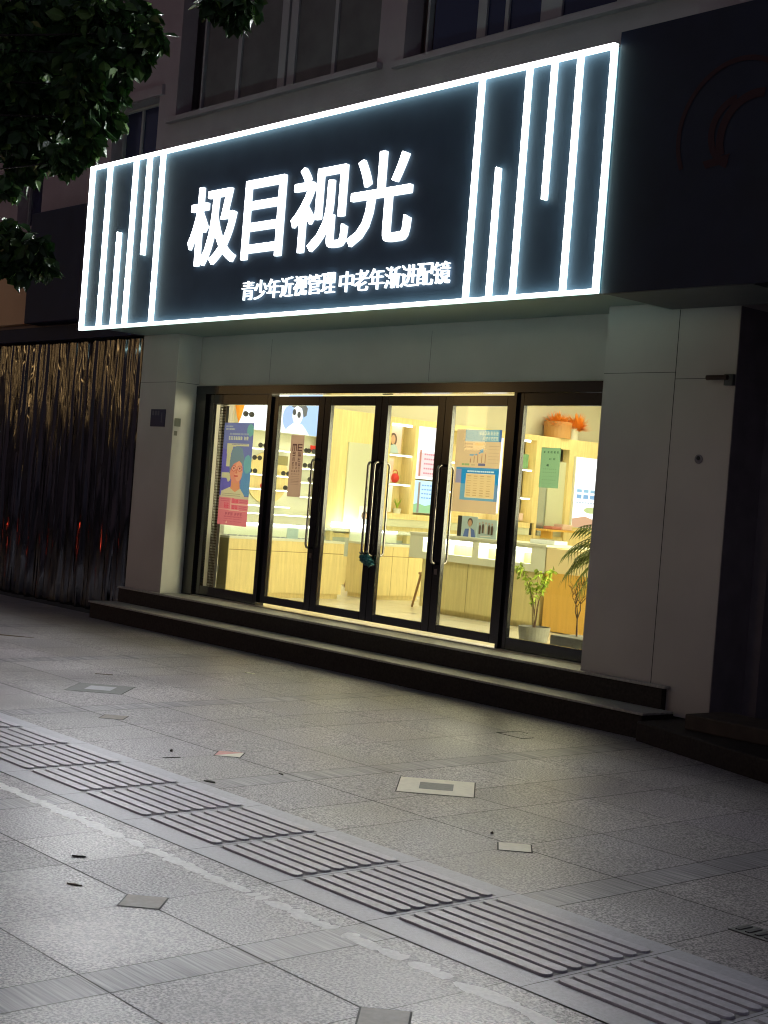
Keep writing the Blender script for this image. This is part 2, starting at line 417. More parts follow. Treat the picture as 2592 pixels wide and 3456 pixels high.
# drain cover and hatch
e = empty('drain_cover', (10.33, -4.05, G(-4.05)), 'dark iron drain cover in the paving at the right edge', 'drain cover')
mb = MB(); mb.box(10.30, 10.6, -4.12, -3.99, G(-4.16), G(-4)+.004); mb.build('plate', M['inlay_d'], e)
mb = MB()
for k in range(6): mb.box(10.32+.045*k, 10.34+.045*k, -4.10, -4.01, G(-4)+.004, G(-4)+.008)
mb.build('slots', M['grate'], e)
e = empty('access_hatch', (6.62, -1.5, G(-1.5)), 'small square hatch outline in the paving before the steps', 'hatch')
mb = MB()
for a in ((6.5, 6.75, -1.615, -1.61), (6.5, 6.60, -1.40, -1.395), (6.5, 6.505, -1.61, -1.40), (6.745, 6.75, -1.61, -1.50)): mb.box(*a, G(-1.5), G(-1.5)+.0025)
mb.build('rim', M['grate'], e)
# litter
def crumb(name, x, y, l, wd, a, m, label, cat, h=.01):
    l *= .72; wd *= .72; h *= .6
    mb = MB(); n = 8; z = G(y)+.001; rn = random.Random(int(x*100))
    ca, sa = math.cos(a), math.sin(a); top = []; bot = []
    for k in range(n):
        t = 2*math.pi*k/n; u = l*math.cos(t)*rn.uniform(.75, 1.1); v = wd*math.sin(t)*rn.uniform(.6, 1.2)
        bot.append((u*ca-v*sa, u*sa+v*ca, 0)); top.append((u*ca*.9-v*sa*.9, u*sa*.9+v*ca*.9, h*rn.uniform(.6, 1.3)))
    mb.add(bot+top, [tuple(range(n, 2*n))]+[(i, (i+1) % n, (i+1) % n+n, i+n) for i in range(n)])
    o = mb.build(name, m); o.location = (x, y, z); tag(o, label, cat)
M['litter'] = mat('dead_leaf', (.045, .04, .035), .7); M['litter2'] = mat('paper_scrap', (.6, .6, .5), .7); M['litter3'] = mat('brown_twig', (.16, .12, .08), .8)
crumb('dead_leaf', 7.15, -4.47, .06, .022, .3, M['litter'], 'dark dead leaf lying on the upper edge of the tactile path', 'leaf')
crumb('dead_leaf', 7.13, -3.97, .05, .012, -.2, M['litter'], 'thin dark leaf lying in a paving joint right of the red diamond', 'leaf')
crumb('dead_leaf', 8.24, -5.87, .045, .012, .9, M['litter'], 'small dark leaf between the painted line and left edge', 'leaf')
crumb('twig', 6.5, -4.29, .085, .006, 1.4, M['litter'], 'thin straight dark twig left of the dead leaf above the tactile path', 'twig', .006)
crumb('twig', 8.61, -6.10, .05, .007, .6, M['litter3'], 'short curved brown twig above the brown diamond tile', 'twig', .008)
crumb('pebble', 6.33, -4.19, .016, .014, 0, M['litter'], 'small dark pebble behind the straight twig', 'pebble', .02)
crumb('pebble', 8.70, -3.85, .012, .012, 0, M['litter'], 'tiny dark pebble left of the right cream diamond', 'pebble', .015)
crumb('paper_scrap', 3.51, -1.6, .085, .045, .2, M['litter2'], 'pale torn paper scrap on the paving before the steps', 'paper', .008)
crumb('twig', 3.3, -2.9, .1, .008, .9, M['litter3'], 'small brown twig behind the dark diamond tile', 'twig', .006)
crumb('twig', .6, -2.6, .8, .012, .75, M['litter3'], 'long brown stick on the paving far left', 'twig', .015)

# ------------------------------------------------------------------ entrance steps
FZ = .4117
e = empty('entrance_steps', (3, -.5, G(-.5)), 'two long dark granite steps in front of the glass doors', 'steps')
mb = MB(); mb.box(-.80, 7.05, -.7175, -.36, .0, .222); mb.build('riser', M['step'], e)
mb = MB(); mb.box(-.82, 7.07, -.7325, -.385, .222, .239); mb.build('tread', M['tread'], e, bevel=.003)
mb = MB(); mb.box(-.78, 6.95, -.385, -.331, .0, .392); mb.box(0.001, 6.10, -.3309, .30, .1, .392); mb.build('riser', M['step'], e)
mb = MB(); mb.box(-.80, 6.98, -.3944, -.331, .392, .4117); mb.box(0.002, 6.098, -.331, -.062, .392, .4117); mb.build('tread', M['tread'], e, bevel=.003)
mb = MB(); [MB().box(x, x+.005, -.7185, -.7176, .06, .22).build('joint_line', M['joint'], e) for x in (1.3, 3.13, 5.2)]
e = empty('stone_ledge', (7.8, -.8, .04), 'dark low stone ledge at the foot of the right pillar', 'ledge')
mb = MB(); mb.prism([(7.075, -.80, .0), (8.9, -1.36, .0), (9.6, -1.2, .0), (9.6, -.1, .0), (7.075, -.1, 0)], (0, 0, .19)); mb.build('base', M['step'], e, bevel=.01)
mb = MB(); mb.box(7.45, 9.4, -.75, -.3, .191, .30); mb.build('top_block', mat('brown_stone', (.055, .04, .028), .8, noise=.3, nscale=8), e, bevel=.01)

# ------------------------------------------------------------------ building
B = empty('shop_building', (3.3, 0, 0), 'white clad shop front with plastered upper storey behind the glowing sign', 'building')
def pb(name, m, *boxes, parent=B, bevel=0.):
    mb = MB()
    for b in boxes: mb.box(*b)
    return mb.build(name, m, parent, bevel=bevel)
# left pillar: front + reveal
p = pb('pillar', M['clad'], (-.736, -.004, -.328, .45, FZ, 3.244)); p['label'] = 'left white clad pillar'
mb = MB(); mb.box(-.004, 0, -.3275, .06, FZ, 3.244); mb.build('reveal_panel', M['cladrev'], p)
mb = MB(); mb.box(-.735, -.001, -.3285, -.3279, 2.716, 2.720); mb.box(-.0005, .0006, -.327, .0, 2.716, 2.720); mb.build('panel_joint', M['joint'], p)
p = pb('pillar', M['clad'], (6.10, 7.336, -.328, .06, .2, 3.244)); p['label'] = 'wide right pillar clad in white panels'
mb = MB(); mb.box(6.793, 6.799, -.3290, -.3282, .22, 3.19); mb.box(6.101, 6.793, -.3290, -.3282, 2.722, 2.726); mb.box(6.799, 7.335, -.3290, -.3282, 2.672, 2.676); mb.build('panel_joint', M['joint'], p)
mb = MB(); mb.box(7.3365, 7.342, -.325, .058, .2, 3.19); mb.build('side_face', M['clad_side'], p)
pb('header', M['clad'], (-.004, 6.10, -.035, .06, 2.705, 3.244))
pb('panel_joint', M['joint'], (1.3, 1.303, -.0356, -.0350, 2.72, 3.18)); pb('panel_joint', M['joint'], (3.75, 3.753, -.0356, -.0350, 2.72, 3.18))
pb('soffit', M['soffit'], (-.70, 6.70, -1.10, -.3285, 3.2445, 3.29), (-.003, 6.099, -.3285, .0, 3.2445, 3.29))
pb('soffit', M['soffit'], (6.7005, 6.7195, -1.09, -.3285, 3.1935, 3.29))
pb('soffit', mat('dark_soffit', (.13, .15, .15), .6, noise=.1, nscale=2), (6.72, 7.96, -1.09, -.3285, 3.1935, 3.24))
# upper wall with window openings
WY = -.33
def wall_with_holes(name, m, x0, x1, z0, z1, holes, y, depth, parent):
    xs = sorted({x0, x1, *[h[0] for h in holes], *[h[1] for h in holes]}); zs = sorted({z0, z1, *[h[2] for h in holes], *[h[3] for h in holes]})
    mb = MB()
    vi = {}
    def V(x, y_, z):
        k = (round(x, 4), round(y_, 4), round(z, 4))
        if k not in vi: vi[k] = len(mb.v); mb.v.append(k)
        return vi[k]
    for i in range(len(xs)-1):
        for j in range(len(zs)-1):
            cx, cz = (xs[i]+xs[i+1])/2, (zs[j]+zs[j+1])/2
            if any(h[0] < cx < h[1] and h[2] < cz < h[3] for h in holes): continue
            a, b, c, d = xs[i], xs[i+1], zs[j], zs[j+1]
            mb.f.append((V(a, y, c), V(b, y, c), V(b, y, d), V(a, y, d)))
    for h in holes:
        a, b, c, d = h[:4]; Y2 = y+depth
        mb.f.append((V(a, y, c), V(a, Y2, c), V(a, Y2, d), V(a, y, d))); mb.f.append((V(b, y, c), V(b, y, d), V(b, Y2, d), V(b, Y2, c)))
        mb.f.append((V(a, y, c), V(b, y, c), V(b, Y2, c), V(a, Y2, c))); mb.f.append((V(a, y, d), V(a, Y2, d), V(b, Y2, d), V(b, y, d)))
    return mb.build(name, m, parent)
holes = [(-.44, 3.02, 5.66, 7.4), (3.39, 6.6, 5.62, 7.4), (-1.80, -.80, 4.9, 5.95), (-4.1, -3.45, 4.75, 5.42), (8.2, 10.5, 5.62, 7.4)]
wall_with_holes('upper_wall', M['plaster'], -9, 14, 3.295, 9.0, holes, WY, .20, B)
pb('upper_wall_back', M['plaster'], (-9, 14, .2, .35, 3.3, 9.0))
pb('sill', M['plaster'], (-.55, 3.1, -.40, -.331, 5.60, 5.655), (3.30, 6.7, -.40, -.331, 5.56, 5.615), (8.1, 10.6, -.40, -.331, 5.56, 5.615), (-1.9, -.7, -.37, -.331, 5.955, 6.07))
def window(x0, x1, z0, z1, panes, y=-.16, gl='winglass', label=None, mulls=()):
    f = MB(); fw_ = .030
    f.box(x0, x1, y-.03, y+.03, z0, z0+fw_+.01); f.box(x0, x1, y-.03, y+.03, z1-fw_, z1); f.box(x0, x0+fw_, y-.03, y+.03, z0+fw_+.01, z1-fw_); f.box(x1-fw_, x1, y-.03, y+.03, z0+fw_+.01, z1-fw_)
    for a, b in mulls: f.box(a, b, y-.028, y+.028, z0+fw_+.01, z1-fw_)
    fo = f.build('window', M['winframe'], B, bevel=.004)
    if label: fo['label'] = label
    for a, b, g in panes:
        MB().box(a, b, y-.004, y+.004, z0+fw_+.01, z1-fw_).build('pane', M[g], fo)
window(-.19, 3.0, 5.70, 7.38, [(-.13, .48, 'curtain_in'), (.545, 1.24, 'curtain_in'), (1.52, 2.13, 'curtain_in'), (2.185, 2.94, 'curtain_in')],
       mulls=[(.48, .545), (1.24, 1.36), (1.40, 1.52), (2.13, 2.185)], label='wide white framed upper window with drawn curtains')
window(3.52, 6.58, 5.68, 7.38, [(3.6, 4.19, 'winglass'), (4.30, 4.53, 'winglass'), (4.575, 4.96, 'winglass'), (5.2, 5.8, 'winglass'), (5.9, 6.5, 'winglass')],
       mulls=[(4.19, 4.30), (4.53, 4.575), (4.96, 5.2), (5.8, 5.9)], label='wide upper window with dark blue panes')
window(-1.80, -.80, 4.9, 5.95, [(-1.75, -1.40, 'winglass'), (-1.36, -.85, 'winglass')], mulls=[(-1.40, -1.36)], label='small dark window left of the sign top corner')
window(-4.1, -3.45, 4.75, 5.42, [(-4.05, -3.5, 'winglass')], label='small window at the far left')
window(8.2, 10.5, 5.68, 7.38, [(8.26, 9.2, 'winglass'), (9.3, 10.4, 'winglass')], mulls=[(9.2, 9.3)])
# lower walls either side
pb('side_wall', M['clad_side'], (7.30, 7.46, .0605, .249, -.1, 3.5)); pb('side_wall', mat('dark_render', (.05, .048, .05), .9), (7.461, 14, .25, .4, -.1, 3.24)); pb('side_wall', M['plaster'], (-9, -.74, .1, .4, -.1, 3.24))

# door frame (outer)
pb('door_frame', M['black'], (.0, 6.0995, -.06, .06, 2.612, 2.700), (.001, .19, -.058, .058, FZ+.002, 2.612), (6.0, 6.0995, -.058, .058, FZ+.002, 2.612), (1.352, 1.388, -.05, .05, FZ+.012, 2.612), (4.872, 4.905, -.05, .05, FZ+.012, 2.612), (3.05, 3.18, .03, .05, 2.606, 2.612))
pb('threshold', M['track'], (.19, 6.0, -.061, .075, FZ+.0008, FZ+.012))

def leaf_door(x0, x1, px0, px1, hx, label):
    e = empty('glass_door', ((x0+x1)/2, 0, FZ), label, 'glass door', 'black framed glass doors of the shop')
    f = MB(); y0, y1 = -.024, .024; z0, z1 = .458, 2.588; pz0, pz1 = .535, 2.497
    f.box(x0, px0, y0, y1, z0, z1); f.box(px1, x1, y0, y1, z0, z1); f.box(px0, px1, y0, y1, z0, pz0); f.box(px0, px1, y0, y1, pz1, z1)
    f.build('frame', M['black'], e, bevel=.004)
    MB().box(px0, px1, -.004, .004, pz0, pz1).build('pane', M['glass'], e)
    def handle(s):
        y = s*.024; Y = s*.095; r = .012
        pts = [(hx, y, 1.96), (hx, s*.06, 1.96), (hx, s*.085, 1.95), (hx, Y, 1.925), (hx, Y, 1.115), (hx, s*.085, 1.09), (hx, s*.06, 1.08), (hx, y, 1.08)]
        MB().tube(pts, r, 12).build('pull_handle', M['steel'], e, smooth=True)
    handle(-1); handle(1)
    # lock and hinges
    MB().box(hx-.02, hx+.02, -.027, -.0245, .98, 1.03).build('lock', M['steel'], e)
    return e
leaf_door(1.391, 2.245, 1.487, 2.150, 2.205, 'leftmost glass door, with a tall eye chart poster inside')
leaf_door(2.250, 3.110, 2.345, 3.018, 3.07, 'second glass door from the left, left half of the wrapped pair')
leaf_door(3.116, 3.991, 3.206, 3.895, 3.16, 'third glass door from the left, right half of the wrapped pair')
leaf_door(3.996, 4.869, 4.09, 4.772, 4.04, 'rightmost glass door, with a blue and tan poster')
def fixed(x0, x1, px0, px1, label):
    e = empty('shop_window', ((x0+x1)/2, 0, FZ), label, 'shop window')
    f = MB(); y0, y1 = -.024, .024; z0, z1 = FZ+.013, 2.611; pz0, pz1 = .530, 2.502
    f.box(x0, px0, y0, y1, z0, z1); f.box(px1, x1, y0, y1, z0, z1); f.box(px0, px1, y0, y1, z0, pz0); f.box(px0, px1, y0, y1, pz1, z1)
    f.build('frame', M['black'], e, bevel=.004)
    MB().box(px0, px1, -.004, .004, pz0, pz1).build('pane', M['glass'], e)
fixed(.191, 1.351, .297, 1.288, 'fixed glass pane left of the doors with a blue and pink poster')
fixed(4.906, 5.999, 4.968, 5.94, 'fixed glass pane right of the doors with potted plants behind')
# teal wrapping tied round the centre handles
rn = random.Random(2)
mb = MB(); n = 60
bm = bmesh.new(); bmesh.ops.create_icosphere(bm, subdivisions=4, radius=1)
for v in bm.verts:
    d = v.co.normalized(); k = 1+.22*math.sin(9*d.x+4*d.z)*math.cos(7*d.z+3*d.y)+.12*math.sin(17*d.z-11*d.x)+rn.uniform(-.05, .05)
    v.co = Vector((d.x*.082*k+.045*d.z*-1, d.y*.035*k, d.z*.052*k))
me = bpy.data.meshes.new('handle_wrapping'); bm.to_mesh(me); bm.free(); me.materials.append(M['teal'])
o = bpy.data.objects.new('handle_wrapping', me); C.objects.link(o); o.location = (3.16, -.105, 1.035)
tag(o, 'crumpled teal plastic bag tied round the bottom of the centre door handles', 'plastic bag')
mb = MB(); mb.tube([(3.07, -.115, 1.10), (3.10, -.13, 1.09), (3.14, -.12, 1.10), (3.17, -.11, 1.12)], .008, 8)
mb.build('cable', M['dark'], o, smooth=True)
# number plate, stickers, pipe stub, hole
e = empty('wall_plate', (-.31, -.33, 2.32), 'dark square plate fixed to the left pillar front', 'plate')
MB().box(-.46, -.165, -.336, -.3286, 2.225, 2.417).build('plate', mat('plate_dark', (.02, .025, .06), .5), e)
mb = MB()
for k in range(3): mb.box(-.43+.055*k, -.395+.055*k, -.3372, -.3362, 2.35, 2.40)
mb.box(-.24, -.225, -.3372, -.3362, 2.27, 2.38)
mb.build('marking', mat('plate_mark', (.10, .11, .14), .6), e)
e = empty('wall_sticker', (.003, -.25, 2.3), 'small grey stickers on the left door reveal', 'sticker')
MB().box(.0002, .002, -.315, -.235, 2.235, 2.325).build('sheet', mat('sticker_grey', (.33, .34, .29), .6), e)
MB().box(.0002, .002, -.31, -.27, 2.135, 2.185).build('sheet', mat('sticker_grey_small', (.30, .30, .26), .6), e)
e = empty('wall_bracket', (7.2, -.34, 2.68), 'rusty pipe stub on the right edge of the right pillar', 'bracket')
MB().tube([(7.12, -.375, 2.675), (7.30, -.375, 2.675)], .018, 10).build('pipe', mat('rust', (.05, .03, .02), .8), e)
MB().box(7.26, 7.335, -.36, -.3285, 2.62, 2.70).build('bracket', mat('rust2', (.09, .10, .09), .8), e)
e = empty('cable_hole', (7.07, -.33, 2.085), 'small round cable hole in the right pillar', 'hole')
MB().tube([(7.072, -.336, 2.085), (7.072, -.3287, 2.085)], .034, 18).build('rim', M['clad_side'], e)
MB().tube([(7.072, -.340, 2.092), (7.072, -.3362, 2.092)], .016, 14).build('hole', M['joint'], e)

# ------------------------------------------------------------------ main sign
SY = -1.1734
sg = empty('shop_sign', (3.0, SY, 3.2), 'large navy sign with glowing white tubes and white Chinese characters', 'shop sign')
X0, X1, Z0, Z1 = -.685, 6.705, 3.19, 4.965
pbx = MB().box(X0+.02, X1-.02, SY+.035, SY+.09, Z0+.012, Z1-.012).build('panel', M['navy'], sg)
MB().box(X0+.02, X1-.02, SY+.091, -.45, Z0+.115, Z1-.02).build('box_body', M['navy2'], sg)
def light_tube(x0, x1, za, zb, edge):
    """silicone LED tube: a narrow bright row of LEDs down the middle of a softly glowing diffuser"""
    y0, y1 = SY-.014, SY+.034; vert = (zb-za) > (x1-x0); k = .007
    if vert: m = (x0+x1)/2; A = [(x, z) for x in (x0, m-k/2, m+k/2, x1) for z in (za, zb)]; E0 = (0, 1), (6, 7)
    else: m = (za+zb)/2; A = [(x, z) for z in (za, m-k/2, m+k/2, zb) for x in (x0, x1)]
    v = [(x, y0, z) for x, z in A]+[(x0, y1, za), (x1, y1, za), (x1, y1, zb), (x0, y1, zb)]
    if vert:
        f = [(0, 2, 3, 1), (2, 4, 5, 3), (4, 6, 7, 5), (0, 1, 11, 8), (6, 9, 10, 7), (0, 8, 9, 6, 4, 2), (1, 3, 5, 7, 10, 11), (8, 11, 10, 9)]
    else:
        f = [(0, 1, 3, 2), (2, 3, 5, 4), (4, 5, 7, 6), (0, 8, 9, 1), (6, 7, 10, 11), (0, 2, 4, 6, 11, 8), (1, 9, 10, 7, 5, 3), (8, 11, 10, 9)]
    mb = MB(); mb.add(v, f)
    o = mb.build('light_tube', [M['tube'], M['tubeside'], M['tubeback'], M['tuberear'], M['tubefront']], sg)
    for i, p in enumerate(o.data.polygons):
        n = p.normal
        if i < 3: p.material_index = 0 if i == 1 else 4
        elif i == 7: p.material_index = 3
        else: p.material_index = 2 if (edge and abs(n.dot(Vector(edge))) > .5 and (p.center-Vector(((x0+x1)/2, 0, (za+zb)/2))).dot(Vector(edge)) > 0) else 1
    return o
def tubez(x, za, zb, w=.025, edge=None): light_tube(x-w/2, x+w/2, za, zb, edge)
w_ = .030
light_tube(X0, X1, Z1-w_, Z1, (0, 0, 1))
light_tube(X0, X1, Z0, Z0+w_, (0, 0, -1))
tubez(X0+.014, Z0+w_, Z1-w_, .028, (-1, 0, 0)); tubez(X1-.014, Z0+w_, Z1-w_, .028, (1, 0, 0))
for x, a, b in ((-.302, Z0+w_, Z1-w_), (-.012, Z0+w_, 4.20), (.229, Z0+w_, Z1-w_), (.492, 3.925, Z1-w_), (.746, Z0+w_, Z1-w_),
                (5.353, Z0+w_, Z1-w_), (5.609, Z0+w_, 4.21), (5.862, Z0+w_, Z1-w_), (6.117, 3.915, Z1-w_), (6.372, Z0+w_, Z1-w_)):
    tubez(x, a, b)
def char(ch, x0, x1, z0, z1, name, bold, d=.03):
    glyph(name, ch, ((x0, SY+.004, z0), (1, 0, 0), (0, 0, 1), x1-x0, z1-z0, (0, 1, 0)), M['letter'] if d > .025 else M['smallletter'], sg, d, bold, M['letterside'])
char('极', 1.33, 2.135, 3.745, 4.50, 'character', .007)
char('目', 2.262, 2.858, 3.75, 4.475, 'character', .007)
char('视', 3.005, 3.79, 3.75, 4.50, 'character', .007)
char('光', 3.825, 4.61, 3.75, 4.51, 'character', .007)
for i, ch in enumerate('青少年近视管理'): char(ch, 2.315+.2*i, 2.315+.2*i+.185, 3.362, 3.538, 'small_character', .0, .02)
for i, ch in enumerate('中老年渐进配镜'): char(ch, 3.765+.2*i, 3.765+.2*i+.185, 3.356, 3.534, 'small_character', .0, .02)

# neighbour sign board, dark, with faint red ring
e = empty('neighbour_sign', (7.4, -1.1, 3.2), 'unlit dark navy sign board with a faint red circular emblem', 'shop sign')
MB().box(6.712, 10.0, -1.13, -1.092, 3.19, 5.05).build('panel', M['navy2'], e); MB().box(6.712, 10.0, -1.091, -.45, 3.245, 5.03).build('box_body', M['navy2'], e)
def arc(cx, cz, r, a0, a1, wd, y=-1.134, n=24):
    mb = MB(); ps = [(R(a0+(a1-a0)*k/n)) for k in range(n+1)]
    for i in range(n):
        a, b = ps[i], ps[i+1]
        mb.quad(*[(cx+q*math.cos(t), y, cz+q*math.sin(t)) for q, t in ((r, a), (r, b), (r+wd, b), (r+wd, a))])
    return mb
mb = arc(7.78, 4.20, .46, 60, 205, .035); mb.build('emblem_ring', M['redmark'], e)
mb = arc(7.80, 4.2, .20, 100, 250, .05); m2_ = arc(7.93, 4.15, .25, 80, 200, .06, -1.1345); mb.add(m2_.v, m2_.f)
mb.quad((7.55, -1.1342, 3.98), (7.72, -1.1342, 4.0), (7.74, -1.1342, 4.06), (7.52, -1.1342, 4.03)); mb.build('emblem_mark', M['redmark'], e)

# ------------------------------------------------------------------ left neighbour: foil curtain and fascia
rn = random.Random(11)
mb = MB(); nx, nz = 330, 46; xa, xb, za, zb = -5.6, -.742, .0, 3.24
off = [0.]; 
ph = [rn.uniform(0, 6.28) for _ in range(8)]
col = []
xx = xa; 
for i in range(nx+1):
    col.append((rn.uniform(-.012, .012), rn.uniform(0, 6.28), rn.uniform(1.5, 4.5), rn.uniform(0, .012)))
for i in range(nx+1):
    x = xa+(xb-xa)*i/nx; a, p1, f1, am = col[i]
    fold = .03*math.sin(x*21+ph[0])+.018*math.sin(x*47+ph[1])+.012*math.sin(x*83+ph[2])+a
    for j in range(nz+1):
        z = za+(zb-za)*j/nz; t = 1-(z/zb)
        y = -.22+fold*(.6+.4*t)+am*.35*math.sin(z*f1*1.7+p1)+.0010*math.sin(z*9+x*13)+.012*math.sin(x*2.3+z*.5)
        mb.v.append((x+.006*math.sin(z*5+p1), y, z))
for i in range(nx):
    for j in range(nz): k = i*(nz+1)+j; mb.f.append((k, k+nz+1, k+nz+2, k+1))
o = mb.build('foil_curtain', M['foil'], smooth=True); tag(o, 'dark shiny foil curtain hanging left of the left pillar', 'curtain')
e = empty('neighbour_fascia', (-2.8, -.4, 3.4), 'dark boxy fascia board above the foil curtain', 'fascia')
MB().box(-9, -.75, -.40, -.335, 3.25, 3.42).build('rail', M['navy2'], e)
MB().box(-3.25, -1.2, -.55, -.335, 3.45, 4.82).build('box', M['navy2'], e, bevel=.01)
e = empty('beige_panel', (-4.5, -.5, 3.5), 'plain beige board at the far left above the foil curtain', 'board')
MB().box(-6.5, -3.30, -.45, -.335, 3.47, 4.30).build('board', mat('beige_board', (.62, .40, .22), .6, noise=.1, nscale=1), e)

# ------------------------------------------------------------------ interior shell
I = empty('shop_interior', (2, 4, FZ), 'bright cream walled shop interior behind the glass', 'room')
mb = MB(); mb.box(-2.6, 7.3, .08, 9.8, FZ-.06, FZ); fl = mb.build('floor', M['floorin']); struct(fl)
mb = MB()
for k in range(1, 13): mb.box(-2.2, 7.29, .08+.8*k-.002, .08+.8*k+.002, FZ+.0002, FZ+.001)
for k in range(1, 13): mb.box(-2.2+.8*k-.002, -2.2+.8*k+.002, .09, 9.79, FZ+.0012, FZ+.0018)
mb.build('tile_joint', mat('floor_joint', (.35, .33, .24), .8), fl)
pb('wall', M['wallin'], (-2.75, -2.6, .07, 9.8, FZ, 3.55), (-2.6, 7.3, 9.8, 9.95, FZ, 3.55), (7.3, 7.45, .07, 9.95, FZ, 3.55), (-2.6, -.01, .07, .2, FZ, 3.55), (6.11, 7.3, .07, .2, FZ, 3.55), (-.01, 6.11, .07, .15, 2.72, 3.55), parent=I)
pb('ceiling', M['ceil'], (-2.75, 7.45, .07, 9.95, 3.55, 3.65), parent=I)
for (x, y) in [(a, b) for b in (.9, 3.3, 5.9, 8.4) for a in (-1.2, 1.6, 4.4)]:
    e = empty('ceiling_light', (x, y, 3.54), 'square ceiling light panel inside the shop, row %s from the door, %s' % ({.9: 'first', 3.3: 'second', 5.9: 'third', 8.4: 'fourth'}[y], {-1.2: 'left', 1.6: 'middle', 4.4: 'right'}[x]), 'ceiling light', 'ceiling light panels')
    MB().box(x-.45, x+.45, y-.45, y+.45, 3.525, 3.549).build('diffuser', M['ledceil'], e)

for k, (a, b) in enumerate(((.75, 2.2), (2.5, 4.1))):  # unseen glowing boxes added to light the door reveal and the paving
    e = empty('added_lightbox', (7.28, (a+b)/2, 1.8), 'unseen light box added on the right inner wall to light the door reveal, %s the doors' % ('nearest', 'farther from')[k], 'light box')
    MB().box(7.24, 7.298, a, b, .95, 2.75).build('case', M['white'], e)
    MB().box(7.232, 7.2395, a+.03, b-.03, .98, 2.72).build('glow_face', emat('added_glow', (1, .92, .60), 14), e)
# left wall cabinets (face at x=-2.2)
W = empty('display_wall', (-2.3, 5, FZ), 'long wooden display cabinet wall along the left side of the shop', 'cabinet')
XF = -2.2
def wb(name, m, y0, y1, z0, z1, x0=-2.24, x1=XF, parent=W, bevel=0.): return MB().box(x0, x1, y0, y1, z0, z1).build(name, m, parent, bevel=bevel)
wb('wall_panel', M['white'], .3, 3.42, FZ, 2.80, -2.58, -2.30)
wb('wood_post', M['wood2'], 3.55, 3.80, FZ, 2.82)
wb('wood_panel', M['wood'], 3.80, 4.65, FZ, 2.82, -2.58, -2.24)
wb('pale_door', M['panel'], 3.97, 4.60, FZ, 2.384, -2.239, -2.215)
wb('top_rail', M['wood'], 4.65, 9.6, 2.725, 2.81, -2.58, XF)
wb('back_panel', M['wood'], 4.65, 7.7, 1.40, 2.725, -2.58, -2.45)
wb('low_panel', M['wood2'], 4.65, 9.6, FZ, 1.25, -2.58, -2.23)
wb('bottom_rail', M['wood'], 4.65, 7.7, 1.36, 1.44, -2.45, XF)
wb('low_panel', M['panel'], 4.65, 7.7, 1.25, 1.36, -2.58, XF-.01)
for y in (4.65, 5.17, 5.85, 6.98, 7.72): wb('upright', M['wood'], y, y+.07, 1.44, 2.725, -2.45, XF)
def shelf(y0, y1, z, x0=-2.45, x1=-2.22):
    s = MB().box(x0, x1, y0, y1, z-.012, z).build('shelf', M['white'], W)
    MB().box(x1-.03, x1-.005, y0+.01, y1-.01, z-.03, z-.0125).build('led_strip', M['ledw'], s)
shelf(4.72, 5.17, 2.29); shelf(4.72, 5.17, 1.87); wb('led_strip', M['ledw'], 4.73, 5.12, 2.69, 2.72, -2.25, -2.22)
shelf(7.05, 7.68, 2.27); shelf(7.05, 7.68, 1.83); wb('led_strip', M['ledw'], 7.06, 7.60, 2.69, 2.72, -2.25, -2.22)
shelf(5.92, 6.98, 2.27); shelf(5.92, 6.98, 1.83)
wb('wood_panel', M['wood'], 7.79, 7.84, FZ, 2.725)
wb('wood_panel', M['wood'], 7.84, 9.6, 2.64, 2.725, -2.3, XF)
wb('wood_panel', M['wood'], 8.49, 9.6, FZ, 2.64, -2.35, XF-.005)
wb('mirror', M['mirror'], 7.84, 8.10, FZ, 2.63, -2.35, -2.28)
wb('pale_door', M['panel'], 8.10, 8.49, FZ, 2.44, -2.35, -2.26)
# wood disc and display shelves near the front
mb = MB(); mb.tube([(-2.298, 2.66, 1.79), (-2.27, 2.66, 1.79)], .345, 40); mb.build('wooden_disc', M['wood'], W)
def dshelf(y0, y1, z):
    s = MB().box(-2.298, -2.12, y0, y1, z-.012, z).build('shelf', M['white'], W); MB().box(-2.14, -2.12, y0, y1, z-.024, z-.0125).build('led_strip', M['ledw'], s)
for z in (2.175, 1.836, 1.646, 1.43): dshelf(2.15, 2.95, z)
for z in (2.165, 1.969, 1.781, 1.587): dshelf(3.05, 3.42, z)
dshelf(.6, 3.5, 1.325)
wb('tv_screen', M['olive'], 2.74, 2.97, 1.975, 2.10, -2.298, -2.265)
# low cabinet seen through the gap
wb('base_cabinet', M['wood'], 3.3, 5.2, FZ, .80, -2.23, -2.0); wb('grey_panel', mat('bluegrey_panel', (.42, .48, .44), .6), 3.5, 5.0, .801, 1.06, -2.23, -2.0); wb('base_cabinet', M['wood'], 3.5, 5.0, 1.061, 1.12, -2.23, -2.0)
e = empty('white_desk', (-2.0, 4.2, FZ), 'white lit desk behind the folding wooden stool', 'desk')
MB().box(-2.23, -1.88, 3.45, 5.0, 1.14, 1.19).build('top', M['white'], e, bevel=.01)
MB().box(-2.2, -1.92, 3.75, 4.35, 1.191, 1.26).build('lit_tray', M['ledw'], e)
for y in (3.5, 4.9): MB().box(-1.99, -1.90, y, y+.05, FZ, 1.139).build('leg', M['wood'], e)

